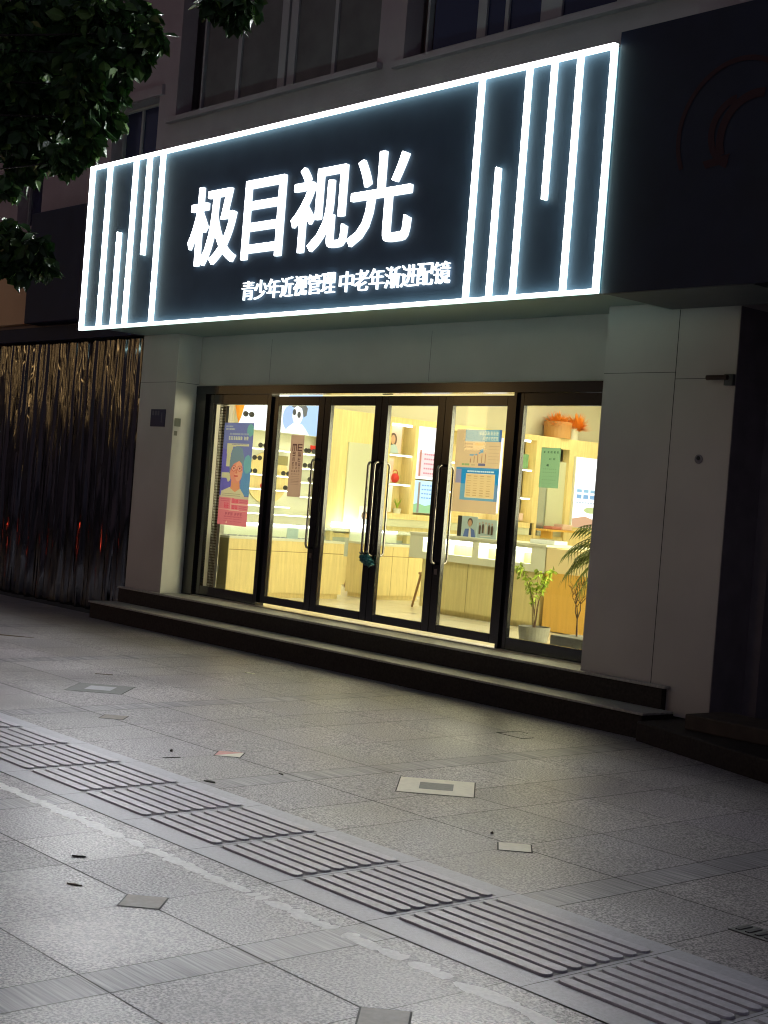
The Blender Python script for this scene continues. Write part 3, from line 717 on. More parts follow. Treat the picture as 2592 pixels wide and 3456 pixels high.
def frames_pair(x, y, z, s, m, label, rot=0):
    """a small pair of spectacles: two ring lenses and a bridge"""
    e = empty('spectacles', (x, y, z), label, 'spectacles', 'spectacles on the display wall')
    for sgn in (-1, 1):
        mb = MB(); pts = [(0, sgn*.032*s+.026*s*math.cos(t), .022*s*math.sin(t)) for t in [2*math.pi*k/12 for k in range(13)]]
        mb.tube([(x+a, y+b, z+c) for a, b, c in pts], .0035*s, 6); mb.build('rim', m, e)
        mb = MB(); mb.quad(*[(x+a, y+b, z+c) for a, b, c in pts[:12]]); mb.build('lens', m, e)
    mb = MB(); mb.tube([(x, y-.008*s, z+.006*s), (x, y+.008*s, z+.006*s)], .003*s, 6); mb.build('bridge', m, e)
    return e
frames_pair(-2.2, 2.22, 2.60, 1.5, M['dark'], 'dark sunglasses on the white display panel at the top left')
for (y, z, l) in ((2.44, 2.21, 'dark spectacles on the topmost left shelf'), (2.36, 2.04, 'dark heart shaped sunglasses below the topmost shelf'), (2.30, 1.865, 'thin spectacles on the second left shelf'), (2.52, 1.68, 'reddish spectacles on the third left shelf'),
                  (2.85, 1.865, 'thin spectacles before the wooden disc'), (2.90, 1.675, 'dark spectacles low before the wooden disc'), (3.12, 2.20, 'dark spectacles on the topmost right shelf'), (3.25, 2.20, 'dark spectacles next to the red box on the shelf'), (3.2, 2.0, 'thin spectacles on the second right shelf'), (3.3, 1.815, 'dark spectacles on the third right shelf')):
    frames_pair(-2.13, y, z, 1.3, M['dark'] if 'red' not in l.split()[0] else M['redthing'], l)
e = empty('hanging_flower', (-2.15, 2.0, 2.5), 'orange dried flower cone hanging at the top left', 'dried flower')
MB().lathe([(.002, 0), (.03, .08), (.065, .25), (.08, .42)], (-2.1, 2.0, 2.47), 14).build('bloom', M['orange'], e)
MB().box(-2.298, -2.29, 1.7, 2.06, 1.5, 3.0).build('backboard', M['wallin'], e)

# posters and light boxes (real flat pictures); all drawn on plane x = const, looking to +x, or on the glass
def pquad(mb, fr, u0, v0, u1, v1): 
    mb.quad(*[fr(u, v) for u, v in ((u0, v0), (u1, v0), (u1, v1), (u0, v1))])
def fr_wall(y0, y1, z0, z1, x):     # u to the right = +y
    return lambda u, v, dx=0: (x+dx, y0+(y1-y0)*u, z0+(z1-z0)*v)
def fr_glass(x0, x1, z0, z1, y):
    return lambda u, v, dy=0: (x0+(x1-x0)*u, y-dy, z0+(z1-z0)*v)
def shape(name, pts, fr, m, parent, lift):
    mb = MB(); mb.quad(*[fr(u, v, lift) for u, v in pts]); return mb.build(name, m, parent)
def ell(cu, cv, ru, rv, n=20, a0=0, a1=360): return [(cu+ru*math.cos(R(a0+(a1-a0)*k/n)), cv+rv*math.sin(R(a0+(a1-a0)*k/n))) for k in range(n if a1-a0 == 360 else n+1)]
def rows(name, fr, m, parent, lift, u0, u1, vs, n, h, gap=.25, rn=random.Random(1)):
    mb = MB()
    for v in vs:
        for k in range(n):
            a = u0+(u1-u0)*k/n; b = a+(u1-u0)/n*(1-gap)
            mb.quad(*[fr(x, y, lift) for x, y in ((a, v), (b, v), (b, v+h), (a, v+h))])
    return mb.build(name, m, parent)
def E_(n, c, s=1.): return mat(n, (.03, .03, .03), .4, emit=c, es=s)
# lightbox: portrait with sunglasses
e = empty('portrait_lightbox', (-2.2, 2.7, 2.6), 'glowing wall light box showing a pale portrait in round sunglasses', 'light box')
MB().box(-2.298, -2.205, 2.06, 3.44, 2.403, 3.0).build('case', M['white'], e)
fr = fr_wall(2.07, 3.43, 2.41, 2.99, -2.203)
shape('picture', [(0, 0), (1, 0), (1, 1), (0, 1)], fr, E_('lb_white', (.93, .97, 1.0), 1.35), e, 0)
shape('blue_ground', [(.58, 0), (1, 0), (1, 1), (.58, 1)], fr, E_('lb_blue', (.42, .62, 1.0), 1.1), e, .002)
shape('blue_ground', ell(.59, .35, .07, .28), fr, E_('lb_blue2', (.42, .60, .98), 1.0), e, .003)
shape('shoulders', [(.56, 0), (.86, 0), (.80, .16), (.76, .24), (.66, .26), (.58, .12)], fr, E_('lb_body', (1, 1, 1), 1.3), e, .005)
shape('face', ell(.70, .44, .065, .22), fr, E_('lb_face', (1, .97, .93), 1.25), e, .006)
shape('hair', [(.62, .62), (.66, .76), (.76, .78), (.82, .62), (.81, .45), (.775, .40), (.75, .60), (.69, .66), (.65, .60)], fr, E_('lb_hair', (.16, .17, .17), .8), e, .008)
for u in (.655, .715): shape('sunglass_lens', ell(u, .50-(u-.655)*.8, .022, .075, 14), fr, E_('lb_lens', (.08, .09, .1), .5), e, .010)
# pink chart light box and blue light box
e = empty('pink_lightbox', (-2.2, 5.5, 2.3), 'glowing white and pink chart light box on the wooden wall', 'light box')
MB().box(-2.40, -2.232, 5.25, 5.84, 1.96, 2.735).build('case', M['white'], e)
fr = fr_wall(5.255, 5.835, 1.965, 2.73, -2.23)
shape('picture', [(0, 0), (1, 0), (1, 1), (0, 1)], fr, E_('pk_white', (1, .96, .93), 1.5), e, 0)
shape('pink_block', [(.06, .05), (.95, .05), (.95, .50), (.06, .50)], fr, E_('pk_pink', (1, .66, .66), 1.15), e, .003)
rows('chart_rows', fr, E_('pk_row', (.85, .30, .35), .9), e, .005, .26, .62, [.10, .19, .28, .37, .46], 5, .03)
shape('red_bar', [(.10, .05), (.16, .05), (.16, .55), (.10, .55)], fr, E_('pk_bar', (.75, .28, .18), .8), e, .006)
e = empty('blue_lightbox', (-2.2, 5.5, 1.7), 'glowing sky blue light box with green hills below the pink chart', 'light box')
MB().box(-2.40, -2.232, 5.25, 5.84, 1.47, 1.945).build('case', M['white'], e)
fr = fr_wall(5.255, 5.835, 1.475, 1.94, -2.23)
shape('picture', [(0, 0), (1, 0), (1, 1), (0, 1)], fr, E_('bl_sky', (.55, .82, 1), 1.2), e, 0)
shape('hill', [(0, 0), (1, 0), (1, .2), (.7, .3), (.4, .22), (.15, .3), (0, .24)], fr, E_('bl_hill', (.4, .75, .35), .9), e, .003)
rows('text_lines', fr, E_('bl_line', (.25, .5, .9), .9), e, .004, .25, .6, [.45, .58, .71, .84], 4, .04)
shape('post', [(.13, 0), (.2, 0), (.2, .95), (.13, .95)], fr, E_('bl_post', (.5, .38, .3), .7), e, .005)
# slim light box in pane 5
e = empty('white_lightbox', (-2.2, 6.6, 2.2), 'tall narrow glowing light box beside the tan poster', 'light box')
MB().box(-2.40, -2.19, 6.70, 6.965, 1.55, 2.70).build('case', E_('wl', (1, .97, .92), 1.4), e)
# right light box with landscape
e = empty('landscape_lightbox', (-2.2, 9, 2.0), 'glowing white light box with blue lettering and a small landscape', 'light box')
MB().box(-2.203, -2.16, 8.60, 9.62, 1.42, 2.55).build('case', M['white'], e)
fr = fr_wall(8.61, 9.61, 1.43, 2.545, -2.158)
shape('picture', [(0, 0), (1, 0), (1, 1), (0, 1)], fr, E_('ll_white', (1, 1, .98), 1.5), e, 0)
shape('ground', [(0, 0), (1, 0), (1, .13), (.6, .10), (.3, .16), (0, .12)], fr, E_('ll_ground', (.9, .5, .3), .8), e, .002)
shape('tree_top', ell(.42, .25, .16, .045), fr, E_('ll_tree', (.65, .75, .3), .9), e, .003)
rows('text_lines', fr, E_('ll_text', (.35, .65, .85), .9), e, .004, .06, .70, [.50], 4, .045)
rows('text_lines', fr, E_('ll_text2', (.25, .5, .8), .9), e, .004, .06, .86, [.41], 5, .06)
rows('small_text', fr, E_('ll_text3', (.6, .7, .8), .9), e, .004, .06, .6, [.345], 8, .02)

# things on the shelves
def card(name, y, z, w, h, m, label, x=-2.3, items=()):
    e = empty(name, (x, y, z), label, 'picture card')
    MB().box(x, x+.006, y, y+w, z, z+h).build('card', m, e)
    fr = fr_wall(y, y+w, z, z+h, x+.008)
    for nm, pts, mm, lf in items: shape(nm, pts, fr, mm, e, lf)
    return e
pinkish = mat('card_pink', (.75, .55, .48), .6); skin = mat('card_skin', (.62, .38, .24), .6); hairc = mat('card_hair', (.12, .08, .06), .6); whitec = mat('card_white', (.75, .75, .7), .6)
bluec = mat('card_blue', (.12, .20, .55), .6); lightblue = mat('card_lightblue', (.48, .62, .66), .6)
portrait = [('hair', ell(.42, .48, .26, .24), hairc, 0), ('face', ell(.42, .48, .15, .17), skin, .002), ('shoulders', [(.1, 0), (.85, 0), (.7, .25), (.5, .32), (.3, .28)], lightblue, .003)]
card('portrait_card', 4.72, 2.30, .28, .40, pinkish, 'pink portrait card of a long haired person on the upper shelf', items=portrait)
card('portrait_card', 4.15, 1.25, .24, .26, whitec, 'small portrait card in front of the pale door', x=-2.1, items=portrait)
card('picture_card', 4.72, 1.88, .16, .34, pinkish, 'pale picture card beside the red bag')
card('picture_card', 4.72, 1.45, .18, .38, whitec, 'white picture card left of the small shelf plant')
card('picture_card', 7.45, 2.28, .20, .22, mat('card_green', (.2, .4, .2), .6), 'green and pink card on a shelf near the mirror')
card('picture_card', 7.45, 1.47, .18, .11, pinkish, 'small pink card on the bottom shelf near the mirror')
card('picture_card', 3.28, 2.20, .12, .08, M['redthing'], 'small red card on the top shelf by the portrait light box', x=-2.2)
card('yellow_ornament', 3.36, 2.25, .06, .2, mat('yellow_green', (.55, .5, .12), .6), 'yellow green ornament right of the portrait light box', x=-2.15)
e = empty('red_bag', (-2.3, 4.95, 1.88), 'small round red handbag on the middle shelf', 'bag')
bm = bmesh.new(); bmesh.ops.create_uvsphere(bm, u_segments=20, v_segments=12, radius=1)
for v in bm.verts: v.co = Vector((v.co.x*.05, v.co.y*.075, v.co.z*.07))
me = bpy.data.meshes.new('body'); bm.to_mesh(me); bm.free(); me.materials.append(M['redthing'])
o = bpy.data.objects.new('body', me); C.objects.link(o); o.location = (-2.3, 4.93, 1.945); par(o, e)
MB().tube([(-2.3, 4.93+.05*math.cos(t), 2.0+.06*math.sin(t)) for t in [math.pi*k/8 for k in range(9)]], .006, 6).build('handle', M['redthing'], e)
e = empty('shelf_plant', (-2.3, 5.0, 1.44), 'tiny green plant in a white pot on the wooden shelf', 'plant')
MB().lathe([(.05, 0), (.062, .07)], (-2.3, 5.02, 1.441), 16).build('pot', M['white'], e)
mb = MB()
for k in range(9):
    a = k*.7; mb.tube([(-2.3, 5.02, 1.50), (-2.3+.02*math.cos(a), 5.02+.03*math.sin(a), 1.58), (-2.3+.04*math.cos(a), 5.02+.07*math.sin(a), 1.62+.02*(k % 3))], [.004, .008, .002], 5)
mb.build('leaves', M['pl1'], e)
e = empty('wall_shelf', (-2.1, 8.2, 1.36), 'small wooden wall shelf crowded with boxes beside the mirror', 'shelf')
MB().box(-2.25, -1.95, 7.86, 8.50, 1.335, 1.365).build('board', M['woodO'], e)
MB().box(-2.22, -2.0, 7.98, 8.02, 1.22, 1.334).build('bracket', M['woodO'], e)
for k, (y, w, h, m) in enumerate(((8.0, .22, .05, 'redthing'), (8.24, .22, .09, 'white'))):
    o = MB().box(-2.2, -2.0, y, y+w, 1.366, 1.366+h).build('small_box', mat('box%d' % k, ((.5, .2, .16), (.7, .5, .4))[k], .6), bevel=.012); tag(o, ('flat dark red box on the wall shelf', 'rounded pink box on the wall shelf')[k], 'box')
# top: planter box with orange flowers, vase
e = empty('planter_box', (-2.4, 8.33, 2.812), 'tan round planter full of orange dried flowers on top of the cabinets', 'planter')
MB().lathe([(.215, 0), (.225, .26)], (-2.36, 8.33, 2.812), 24).build('pot', M['pot_o'], e, smooth=False)
def tufts(cx, cy, cz, r, h, n, m, parent, seed):
    rn = random.Random(seed); mb = MB()
    for k in range(n):
        d = Vector((rn.gauss(0, 1), rn.gauss(0, 1), abs(rn.gauss(0, .8))+.05)).normalized(); L_ = rn.uniform(.45, 1.)**.7
        p0 = Vector((cx, cy, cz)); p1 = p0+Vector((d.x*r, d.y*r, d.z*h))*L_; s = d.cross(Vector((0, 0, 1))).normalized()*rn.uniform(.008, .014)
        pm_ = (p0+p1)/2+Vector((0, 0, .02)); mb.add([p0, pm_+s, p1, pm_-s], [(0, 1, 2, 3)])
    return mb.build('blooms', m, parent)
tufts(-2.36, 8.33, 2.97, .38, .32, 520, M['orange'], e, 4)
e = empty('flower_vase', (-2.4, 8.68, 2.812), 'white vase with an orange flower tuft right of the tan planter', 'vase')
MB().lathe([(.08, 0), (.085, .2)], (-2.36, 8.70, 2.812), 18).build('vase', M['white'], e)
tufts(-2.36, 8.76, 2.95, .34, .36, 420, M['orange'], e, 5)

# ------------------------------------------------------------------ showcases and counter
def showcase(y0, y1, label, drawers):
    e = empty('glass_showcase', (.05, (y0+y1)/2, FZ), label, 'showcase', 'glass topped wooden showcases')
    x0, x1 = -.22, .31
    MB().box(x0+.02, x1-.03, y0+.03, y1-.03, FZ, .465).build('plinth', M['wood'], e)
    MB().box(x0, x1, y0, y1, .466, 1.06).build('body', M['wood'], e)
    mb = MB(); mb.box(x1+.0004, x1+.0012, y0+.004, y1-.004, .937, .943)
    for y in drawers: mb.box(x1+.0004, x1+.0012, y-.002, y+.002, .47, 1.05)
    mb.build('drawer_gap', mat('gap_brown', (.22, .14, .04), .8), e)
    MB().box(x0-.004, x1+.005, y0-.004, y1+.004, 1.061, 1.085).build('deck', M['white'], e)
    mb = MB(); mb.box(x0, x1, y0, y0+.006, 1.086, 1.235); mb.box(x0, x1, y1-.006, y1, 1.086, 1.235); mb.box(x1-.006, x1, y0+.006, y1-.006, 1.086, 1.235); mb.box(x0, x1, y0, y1, 1.236, 1.244)
    mb.build('glass_case', M['glass'], e)
    MB().box(x0+.01, x0+.03, y0+.01, y1-.01, 1.205, 1.232).build('led_strip', M['ledw'], e)
    MB().box(x0-.001, x0+.009, y0+.001, y1-.001, 1.086, 1.235).build('back_glass', M['white'], e)
    rn = random.Random(int(y0*10)); 
    mb = MB()
    y = y0+.06
    while y < y1-.1:
        for x in (.22, .12, .02):
            mb.tube([(x+.02*math.cos(t), y+.026*math.sin(t), 1.092) for t in [2*math.pi*k/8 for k in range(9)]], .003, 5)
            mb.tube([(x+.02*math.cos(t), y+.06+.026*math.sin(t), 1.092) for t in [2*math.pi*k/8 for k in range(9)]], .003, 5)
        y += .15
    o = mb.build('spectacle_rows', mat('frame_grey', (.35, .36, .38), .4), e); o['kind'] = 'stuff'
    return e
sa = showcase(.315, 1.955, 'long glass topped wooden showcase behind the left panes', (.9, 1.42, 1.62))
MB().box(-.215, .308, .3085, .3145, .47, 1.06).build('shaded_end_panel', M['olive'], sa)  # shade on the showcase end put into this olive colour
sb = showcase(2.45, 3.22, 'short glass topped wooden showcase in the middle of the shop', (2.72, 2.98))
card('blue_card', 1.15, 1.09, .16, .12, lightblue, 'small blue folded leaflet in the left showcase', x=.24)
# reception counter
e = empty('reception_counter', (2.5, 2.3, FZ), 'pale wooden reception counter with glowing niches in its white top', 'counter')
yf = 2.05
MB().box(1.62, 3.36, yf+.05, yf+.55, FZ, .47).build('plinth', M['wood2'], e)
MB().box(1.58, 3.40, yf+.003, yf+.6, .471, .998).build('body', M['wood2'], e)
mb = MB(); mb.box(2.31, 2.315, yf+.0015, yf+.0025, .475, .995); mb.box(3.0, 3.005, yf+.0015, yf+.0025, .475, .995); mb.build('panel_gap', mat('gap_olive', (.2, .17, .06), .8), e)
# white top with niches cut in
nich = [(1.59, 1.84, 1.075, 1.236), (1.935, 2.378, 1.075, 1.236), (2.472, 2.90, 1.075, 1.236), (3.0, 3.245, 1.075, 1.236)]
wall_with_holes('top_fascia', M['white'], 1.37, 3.45, .998, 1.262, nich, yf-.02, .16, e)
MB().box(1.371, 3.449, yf+.141, yf+.62, .999, 1.261).build('top_box', M['wood2'], e)
MB().box(1.36, 3.46, yf-.03, yf+.63, 1.2625, 1.285).build('top', M['white'], e)
for a, b, c, d in nich:
    MB().box(a+.005, b-.005, yf-.012, yf+.135, d-.045, d-.0005).build('led_strip', M['ledw'], e)
MB().box(1.37, 1.56, yf-.0195, yf+.1, .999, 1.0).build('edge', M['white'], e)
# orange part
e = empty('orange_desk', (4.2, 2.3, FZ), 'orange lit wooden desk with a white band behind the plants', 'desk')
MB().box(3.47, 5.6, yf-.02, yf+.55, FZ+.01, 1.01).build('body', M['woodO'], e)
MB().box(3.465, 5.6, yf-.025, yf+.55, 1.011, 1.255).build('band', mat('peach_band', (.80, .66, .38), .5), e)
# photo boards on the counter
e = empty('photo_board', (2.3, 2.12, 1.286), 'photo board of a person in a blue jacket leaning on the counter', 'photo board')
MB().box(2.09, 2.33, 2.12, 2.13, 1.286, 1.51).build('board', lightblue, e)
fr = fr_glass(2.09, 2.33, 1.287, 1.51, 2.119)
shape('hair', ell(.55, .72, .17, .2), fr, hairc, e, .001); shape('face', ell(.55, .66, .12, .17), fr, skin, e, .003)
shape('jacket', [(.15, 0), (.95, 0), (.85, .35), (.6, .45), (.5, .40), (.25, .38)], fr, bluec, e, .002); shape('shirt', [(.5, 0), (.68, 0), (.62, .42), (.52, .42)], fr, whitec, e, .004)
e = empty('photo_board', (2.5, 2.12, 1.286), 'photo board of five dark dressed people in a row on the counter', 'photo board')
MB().box(2.335, 2.63, 2.121, 2.131, 1.286, 1.49).build('board', lightblue, e)
fr = fr_glass(2.335, 2.63, 1.287, 1.49, 2.12)
for k in range(5):
    c_ = .14+.16*k; v = .2+.06*((k*3) % 4)/3
    shape('figure', [(c_-.05, v), (c_+.05, v), (c_+.06, v+.38), (c_+.02, v+.5), (c_-.02, v+.5), (c_-.06, v+.38)], fr, hairc if k != 2 else whitec, e, .001+.001*k)
    shape('head', ell(c_, v+.56, .03, .06, 10), fr, skin, e, .007)
shape('lettering', [(.2, .06), (.75, .10), (.75, .16), (.2, .12)], fr, whitec, e, .008)
o = MB().box(2.02, 2.085, 2.125, 2.135, 1.286, 1.51).build('dark_folder', M['dark']); tag(o, 'narrow dark folder left of the blue jacket photo board', 'folder')
o = MB().box(3.05, 3.4, 2.2, 2.4, 1.286, 1.33).build('white_printer', mat('printer_white', (.75, .8, .82), .4), bevel=.006); tag(o, 'flat white box on the counter before the mirror', 'box')
MB().box(3.07, 3.38, 2.21, 2.39, 1.3305, 1.334).build('lid_line', M['track'], o)

# stools
def stool(name, legs, seat, label, r=.016):
    e = empty(name, (legs[0][0][0], legs[0][0][1], FZ), label, 'stool')
    for a, b in legs: MB().tube([a, b], [r*.85, r], 8).build('leg', M['woodleg'], e, smooth=True)
    MB().box(*seat).build('seat', M['woodleg'], e, bevel=.01)
stool('folding_stool', [((-1.62, 3.60, FZ), (-1.46, 3.62, .93)), ((-1.33, 3.70, FZ), (-1.46, 3.68, .93)), ((-1.62, 3.9, FZ), (-1.46, 3.9, .93)), ((-1.33, 3.95, FZ), (-1.46, 3.92, .93))], (-1.62, -1.32, 3.6, 3.95, .93, .96), 'A shaped wooden folding stool behind the second glass door', .02)
stool('wooden_stool', [((1.10, 2.38, FZ), (1.17, 2.42, .79)), ((1.45, 2.38, FZ), (1.40, 2.42, .79)), ((1.10, 2.72, FZ), (1.17, 2.68, .79)), ((1.45, 2.72, FZ), (1.40, 2.68, .79))], (1.14, 1.43, 2.40, 2.70, .79, .82), 'low wooden stool at the left end of the reception counter')

# ------------------------------------------------------------------ posters on the glass (inside face)
YP = .0065
def print_mat():
    m = bpy.data.materials.new('printed_paper'); m.use_nodes = True; t = m.node_tree; t.nodes.clear()
    o = t.nodes.new('ShaderNodeOutputMaterial'); d = t.nodes.new('ShaderNodeBsdfDiffuse'); l = t.nodes.new('ShaderNodeBsdfTranslucent')
    at = t.nodes.new('ShaderNodeAttribute'); at.attribute_name = 'ink'
    mx = t.nodes.new('ShaderNodeMixShader'); mx.inputs[0].default_value = .82
    t.links.new(at.outputs['Color'], d.inputs[0]); t.links.new(at.outputs['Color'], l.inputs[0])
    t.links.new(d.outputs[0], mx.inputs[1]); t.links.new(l.outputs[0], mx.inputs[2]); t.links.new(mx.outputs[0], o.inputs[0])
    return m
M['print'] = print_mat()
def pc(r, g, b):                      # colour of a backlit print, from the look of the paper
    c = srgb(r, g, b); return (min(.97, c[0]/1.25), min(.97, c[1]/1.20), min(.97, c[2]/.92), 1)
class Print:
    """a printed sheet: the shapes are inked on a fine grid of one thin sheet, the later over the earlier"""
    def __init__(s, x0, x1, z0, z1, nu, nv, base):
        s.r = (x0, x1, z0, z1); s.nu, s.nv = nu, nv; s.c = [[base]*nu for _ in range(nv)]
    def poly(s, pts, col):
        us = [p[0] for p in pts]; vs = [p[1] for p in pts]; n = len(pts)
        for j in range(max(0, int(min(vs)*s.nv)), min(s.nv, int(max(vs)*s.nv)+1)):
            v = (j+.5)/s.nv
            for i in range(max(0, int(min(us)*s.nu)), min(s.nu, int(max(us)*s.nu)+1)):
                u = (i+.5)/s.nu; ins = False
                for k in range(n):
                    (x1, y1), (x2, y2) = pts[k], pts[(k+1) % n]
                    if (y1 > v) != (y2 > v) and u < (x2-x1)*(v-y1)/(y2-y1)+x1: ins = not ins
                if ins: s.c[j][i] = col
    def rect(s, u0, v0, u1, v1, col): s.poly([(u0, v0), (u1, v0), (u1, v1), (u0, v1)], col)
    def rows(s, col, u0, u1, vs, n, h, gap=.2):
        for v in vs:
            for k in range(n):
                a = u0+(u1-u0)*k/n; s.rect(a, v, a+(u1-u0)/n*(1-gap), v+h, col)
    def glyphrow(s, col, u0, u1, v, n, h, seed=1):   # blurred dense characters: blocks with gaps inside, not readable in the photo either
        rn = random.Random(seed); du = (u1-u0)/n
        for k in range(n):
            a = u0+du*k
            for q in range(3): s.rect(a+du*.08, v+h*(.02+.36*q), a+du*.86, v+h*(.02+.36*q)+h*.2, col)
            for q in range(rn.choice((2, 2, 3))): 
                x = a+du*(.1+.32*q+rn.uniform(-.04, .04)); s.rect(x, v, x+du*.14, v+h, col)
    def build(s, label, name):
        x0, x1, z0, z1 = s.r; vs = []; fs = []; cols = []
        for j in range(s.nv+1):
            for i in range(s.nu+1): vs.append((x0+(x1-x0)*i/s.nu, YP, z0+(z1-z0)*j/s.nv))
        for j in range(s.nv):
            for i in range(s.nu):
                k = j*(s.nu+1)+i; fs.append((k, k+1, k+s.nu+2, k+s.nu+1)); cols += s.c[j][i]
        me = bpy.data.meshes.new(name); me.from_pydata(vs, [], fs); me.update(); me.materials.append(M['print'])
        at = me.attributes.new('ink', 'FLOAT_COLOR', 'FACE'); at.data.foreach_set('color', cols)
        o = bpy.data.objects.new(name, me); C.objects.link(o); return tag(o, label, 'poster')
# 1: blue and pink portrait poster
q = Print(.498, 1.040, 1.215, 2.311, 84, 168, pc(112, 118, 172))
q.poly([(0, .30), (.5, .30), (.45, .7), (0, .75)], pc(104, 98, 178)); q.poly([(.66, .30), (1, .30), (1, .66), (.78, .66)], pc(96, 140, 182)); q.poly(ell(.90, .93, .12, .06), pc(110, 165, 160)); q.poly(ell(.88, .60, .13, .09), pc(112, 165, 170))
q.rows(pc(165, 172, 178), .06, .30, [.957], 6, .014); q.rows(pc(170, 176, 172), .06, .38, [.928], 8, .016)
q.rows(pc(150, 158, 176), .20, .85, [.883], 14, .014, .15); q.glyphrow(pc(205, 205, 165), .17, .66, .832, 6, .036, 1); q.glyphrow(pc(205, 205, 165), .70, .86, .832, 2, .036, 2)
cr_ = pc(196, 192, 150)
q.poly([(.14, .80), (.88, .80), (.88, .775), (.36, .77), (.30, .70), (.27, .57), (.16, .57)], cr_); q.poly([(.02, .51), (.30, .51), (.34, .44), (.26, .42), (.20, .46), (.02, .46)], cr_)
q.rows(pc(120, 120, 160), .30, .84, [.783], 11, .009, .2)
q.poly([(.03, .20), (.06, .33), (.36, .375), (.66, .375), (.84, .30), (.92, .20)], pc(202, 194, 156))
q.poly([(.38, .46), (.64, .46), (.68, .36), (.52, .325), (.36, .36)], pc(214, 146, 108)); q.poly(ell(.52, .525, .215, .115), pc(216, 140, 116)); q.poly(ell(.60, .53, .13, .10), pc(224, 160, 128))
q.poly([(.29, .50), (.27, .62), (.34, .74), (.50, .775), (.68, .75), (.75, .66), (.74, .585), (.60, .63), (.42, .60), (.345, .56)], pc(116, 138, 150))
for u in (.43, .63):
    q.poly(ell(u, .555, .085, .030, 18), pc(190, 96, 84)); q.poly(ell(u, .555, .068, .023, 18), pc(222, 158, 136)); q.poly(ell(u, .557, .028, .009, 10), pc(120, 70, 66))
q.poly([(.50, .55), (.545, .55), (.56, .505), (.49, .505)], pc(204, 120, 96)); q.poly(ell(.52, .482, .07, .009, 12), pc(180, 70, 70))
q.rows(pc(160, 152, 130), .10, .72, [.305, .285], 1, .006, 0)
q.rect(0, .13, 1, .285, pc(200, 188, 156)); q.poly([(0, 0), (1, 0), (1, .262), (0, .268)], pc(214, 122, 132))
wh = pc(226, 178, 160)
q.poly([(0, .148), (1, .142), (1, .150), (0, .156)], wh); q.rect(.405, .155, .425, .268, wh); q.rect(.42, .205, 1, .213, wh)
q.glyphrow(pc(214, 82, 102), .18, .36, .165, 2, .055, 4); q.glyphrow(pc(214, 82, 102), .46, .66, .222, 2, .032, 5); q.glyphrow(pc(214, 82, 102), .46, .66, .162, 2, .036, 6)
q.rows(pc(190, 96, 112), .70, .96, [.225, .245, .165, .185], 1, .005, 0); q.rows(pc(190, 96, 112), .06, .36, [.235, .25], 1, .005, 0)
q.glyphrow(pc(170, 84, 100), .24, .52, .098, 3, .028, 7); q.glyphrow(pc(170, 84, 100), .56, .84, .098, 3, .028, 8); q.rows(pc(190, 96, 112), .22, .84, [.035, .06, .08], 14, .007, .3); q.poly([(.28, .02), (.35, .02), (.315, .042)], wh)
q.build('blue and pink portrait poster inside the left fixed pane', 'portrait_poster')
# 2: eye chart
q = Print(1.702, 1.922, 1.572, 2.197, 66, 190, pc(172, 142, 122))
ink = pc(84, 52, 50)
def Eglyph(u, v, s_, rot):
    for a, b, c, d in ((0, 0, .22, 1), (.22, 0, 1, .2), (.22, .4, 1, .6), (.22, .8, 1, 1)):
        out = []
        for x, y in ((a, b), (c, b), (c, d), (a, d)):
            for _ in range(rot): x, y = 1-y, x
            out.append((u+(x-.5)*s_, v+(y-.5)*s_*.22/.625))
        q.poly(out, ink)
for v, s_, us, rots in ((.80, .34, (.32, .72), (3, 0)), (.695, .22, (.30, .72), (2, 1)), (.605, .19, (.30, .72), (3, 0)), (.53, .15, (.28, .52, .76), (0, 3, 1)), (.47, .11, (.28, .52, .76), (2, 1, 0)), (.415, .085, (.26, .42, .60, .76), (0, 1, 2, 3)), (.37, .06, (.26, .42, .58, .74), (1, 3, 0, 2))):
    for u, r_ in zip(us, rots): Eglyph(u, v, s_, r_)
q.rows(pc(132, 104, 92), .2, .8, [.20, .225, .25, .275, .30, .325], 1, .006, 0)
q.rect(0, 0, .02, 1, pc(140, 112, 96)); q.rect(.98, 0, 1, 1, pc(140, 112, 96))
q.build('tall brown eye chart with rows of turned E letters inside the leftmost door', 'eye_chart')
# 3: tan and blue poster
q = Print(4.142, 4.706, 1.560, 2.292, 130, 168, pc(186, 162, 124))
q.rect(.20, .86, 1, 1, pc(104, 146, 160)); q.rect(.95, .86, 1, 1, pc(66, 96, 140)); q.glyphrow(pc(176, 184, 168), .50, .93, .935, 7, .046, 1); q.glyphrow(pc(176, 184, 168), .60, .93, .873, 6, .046, 2)
q.rows(pc(136, 118, 96), .20, .38, [.815, .78], 4, .022, .15); q.rows(pc(206, 148, 96), .42, .62, [.81], 4, .026, .12)
q.poly([(.32, .700), (.46, .705), (.56, .735), (.545, .752), (.63, .775), (.62, .720), (.60, .728), (.47, .688), (.32, .686)], pc(96, 140, 166))
for i, (u, h) in enumerate(((.34, .05), (.42, .08), (.50, .10), (.59, .09), (.67, .11))): q.rect(u, .60, u+.018, .60+h, pc(146, 112, 84)); q.rect(u-.005, .605+h, u+.025, .618+h, pc(196, 150, 110))
q.rows(pc(128, 150, 100), .16, .34, [.565], 3, .026, .1); q.rows(pc(160, 148, 112), .38, .46, [.565], 2, .018, .2); q.rows(pc(92, 92, 120), .53, .69, [.565], 2, .03, .05)
q.rows(pc(172, 148, 114), .74, .97, [.60, .64, .68, .72, .76, .80], 1, .007, 0)
q.rect(.05, .35, .17, .535, pc(126, 126, 150)); q.rect(.17, .15, 1, .535, pc(34, 118, 168)); q.rect(.17, .15, 1, .345, pc(96, 142, 162)); q.rect(.92, .15, 1, .345, pc(92, 124, 154)); q.rect(.05, .52, 1, .54, pc(60, 126, 166))
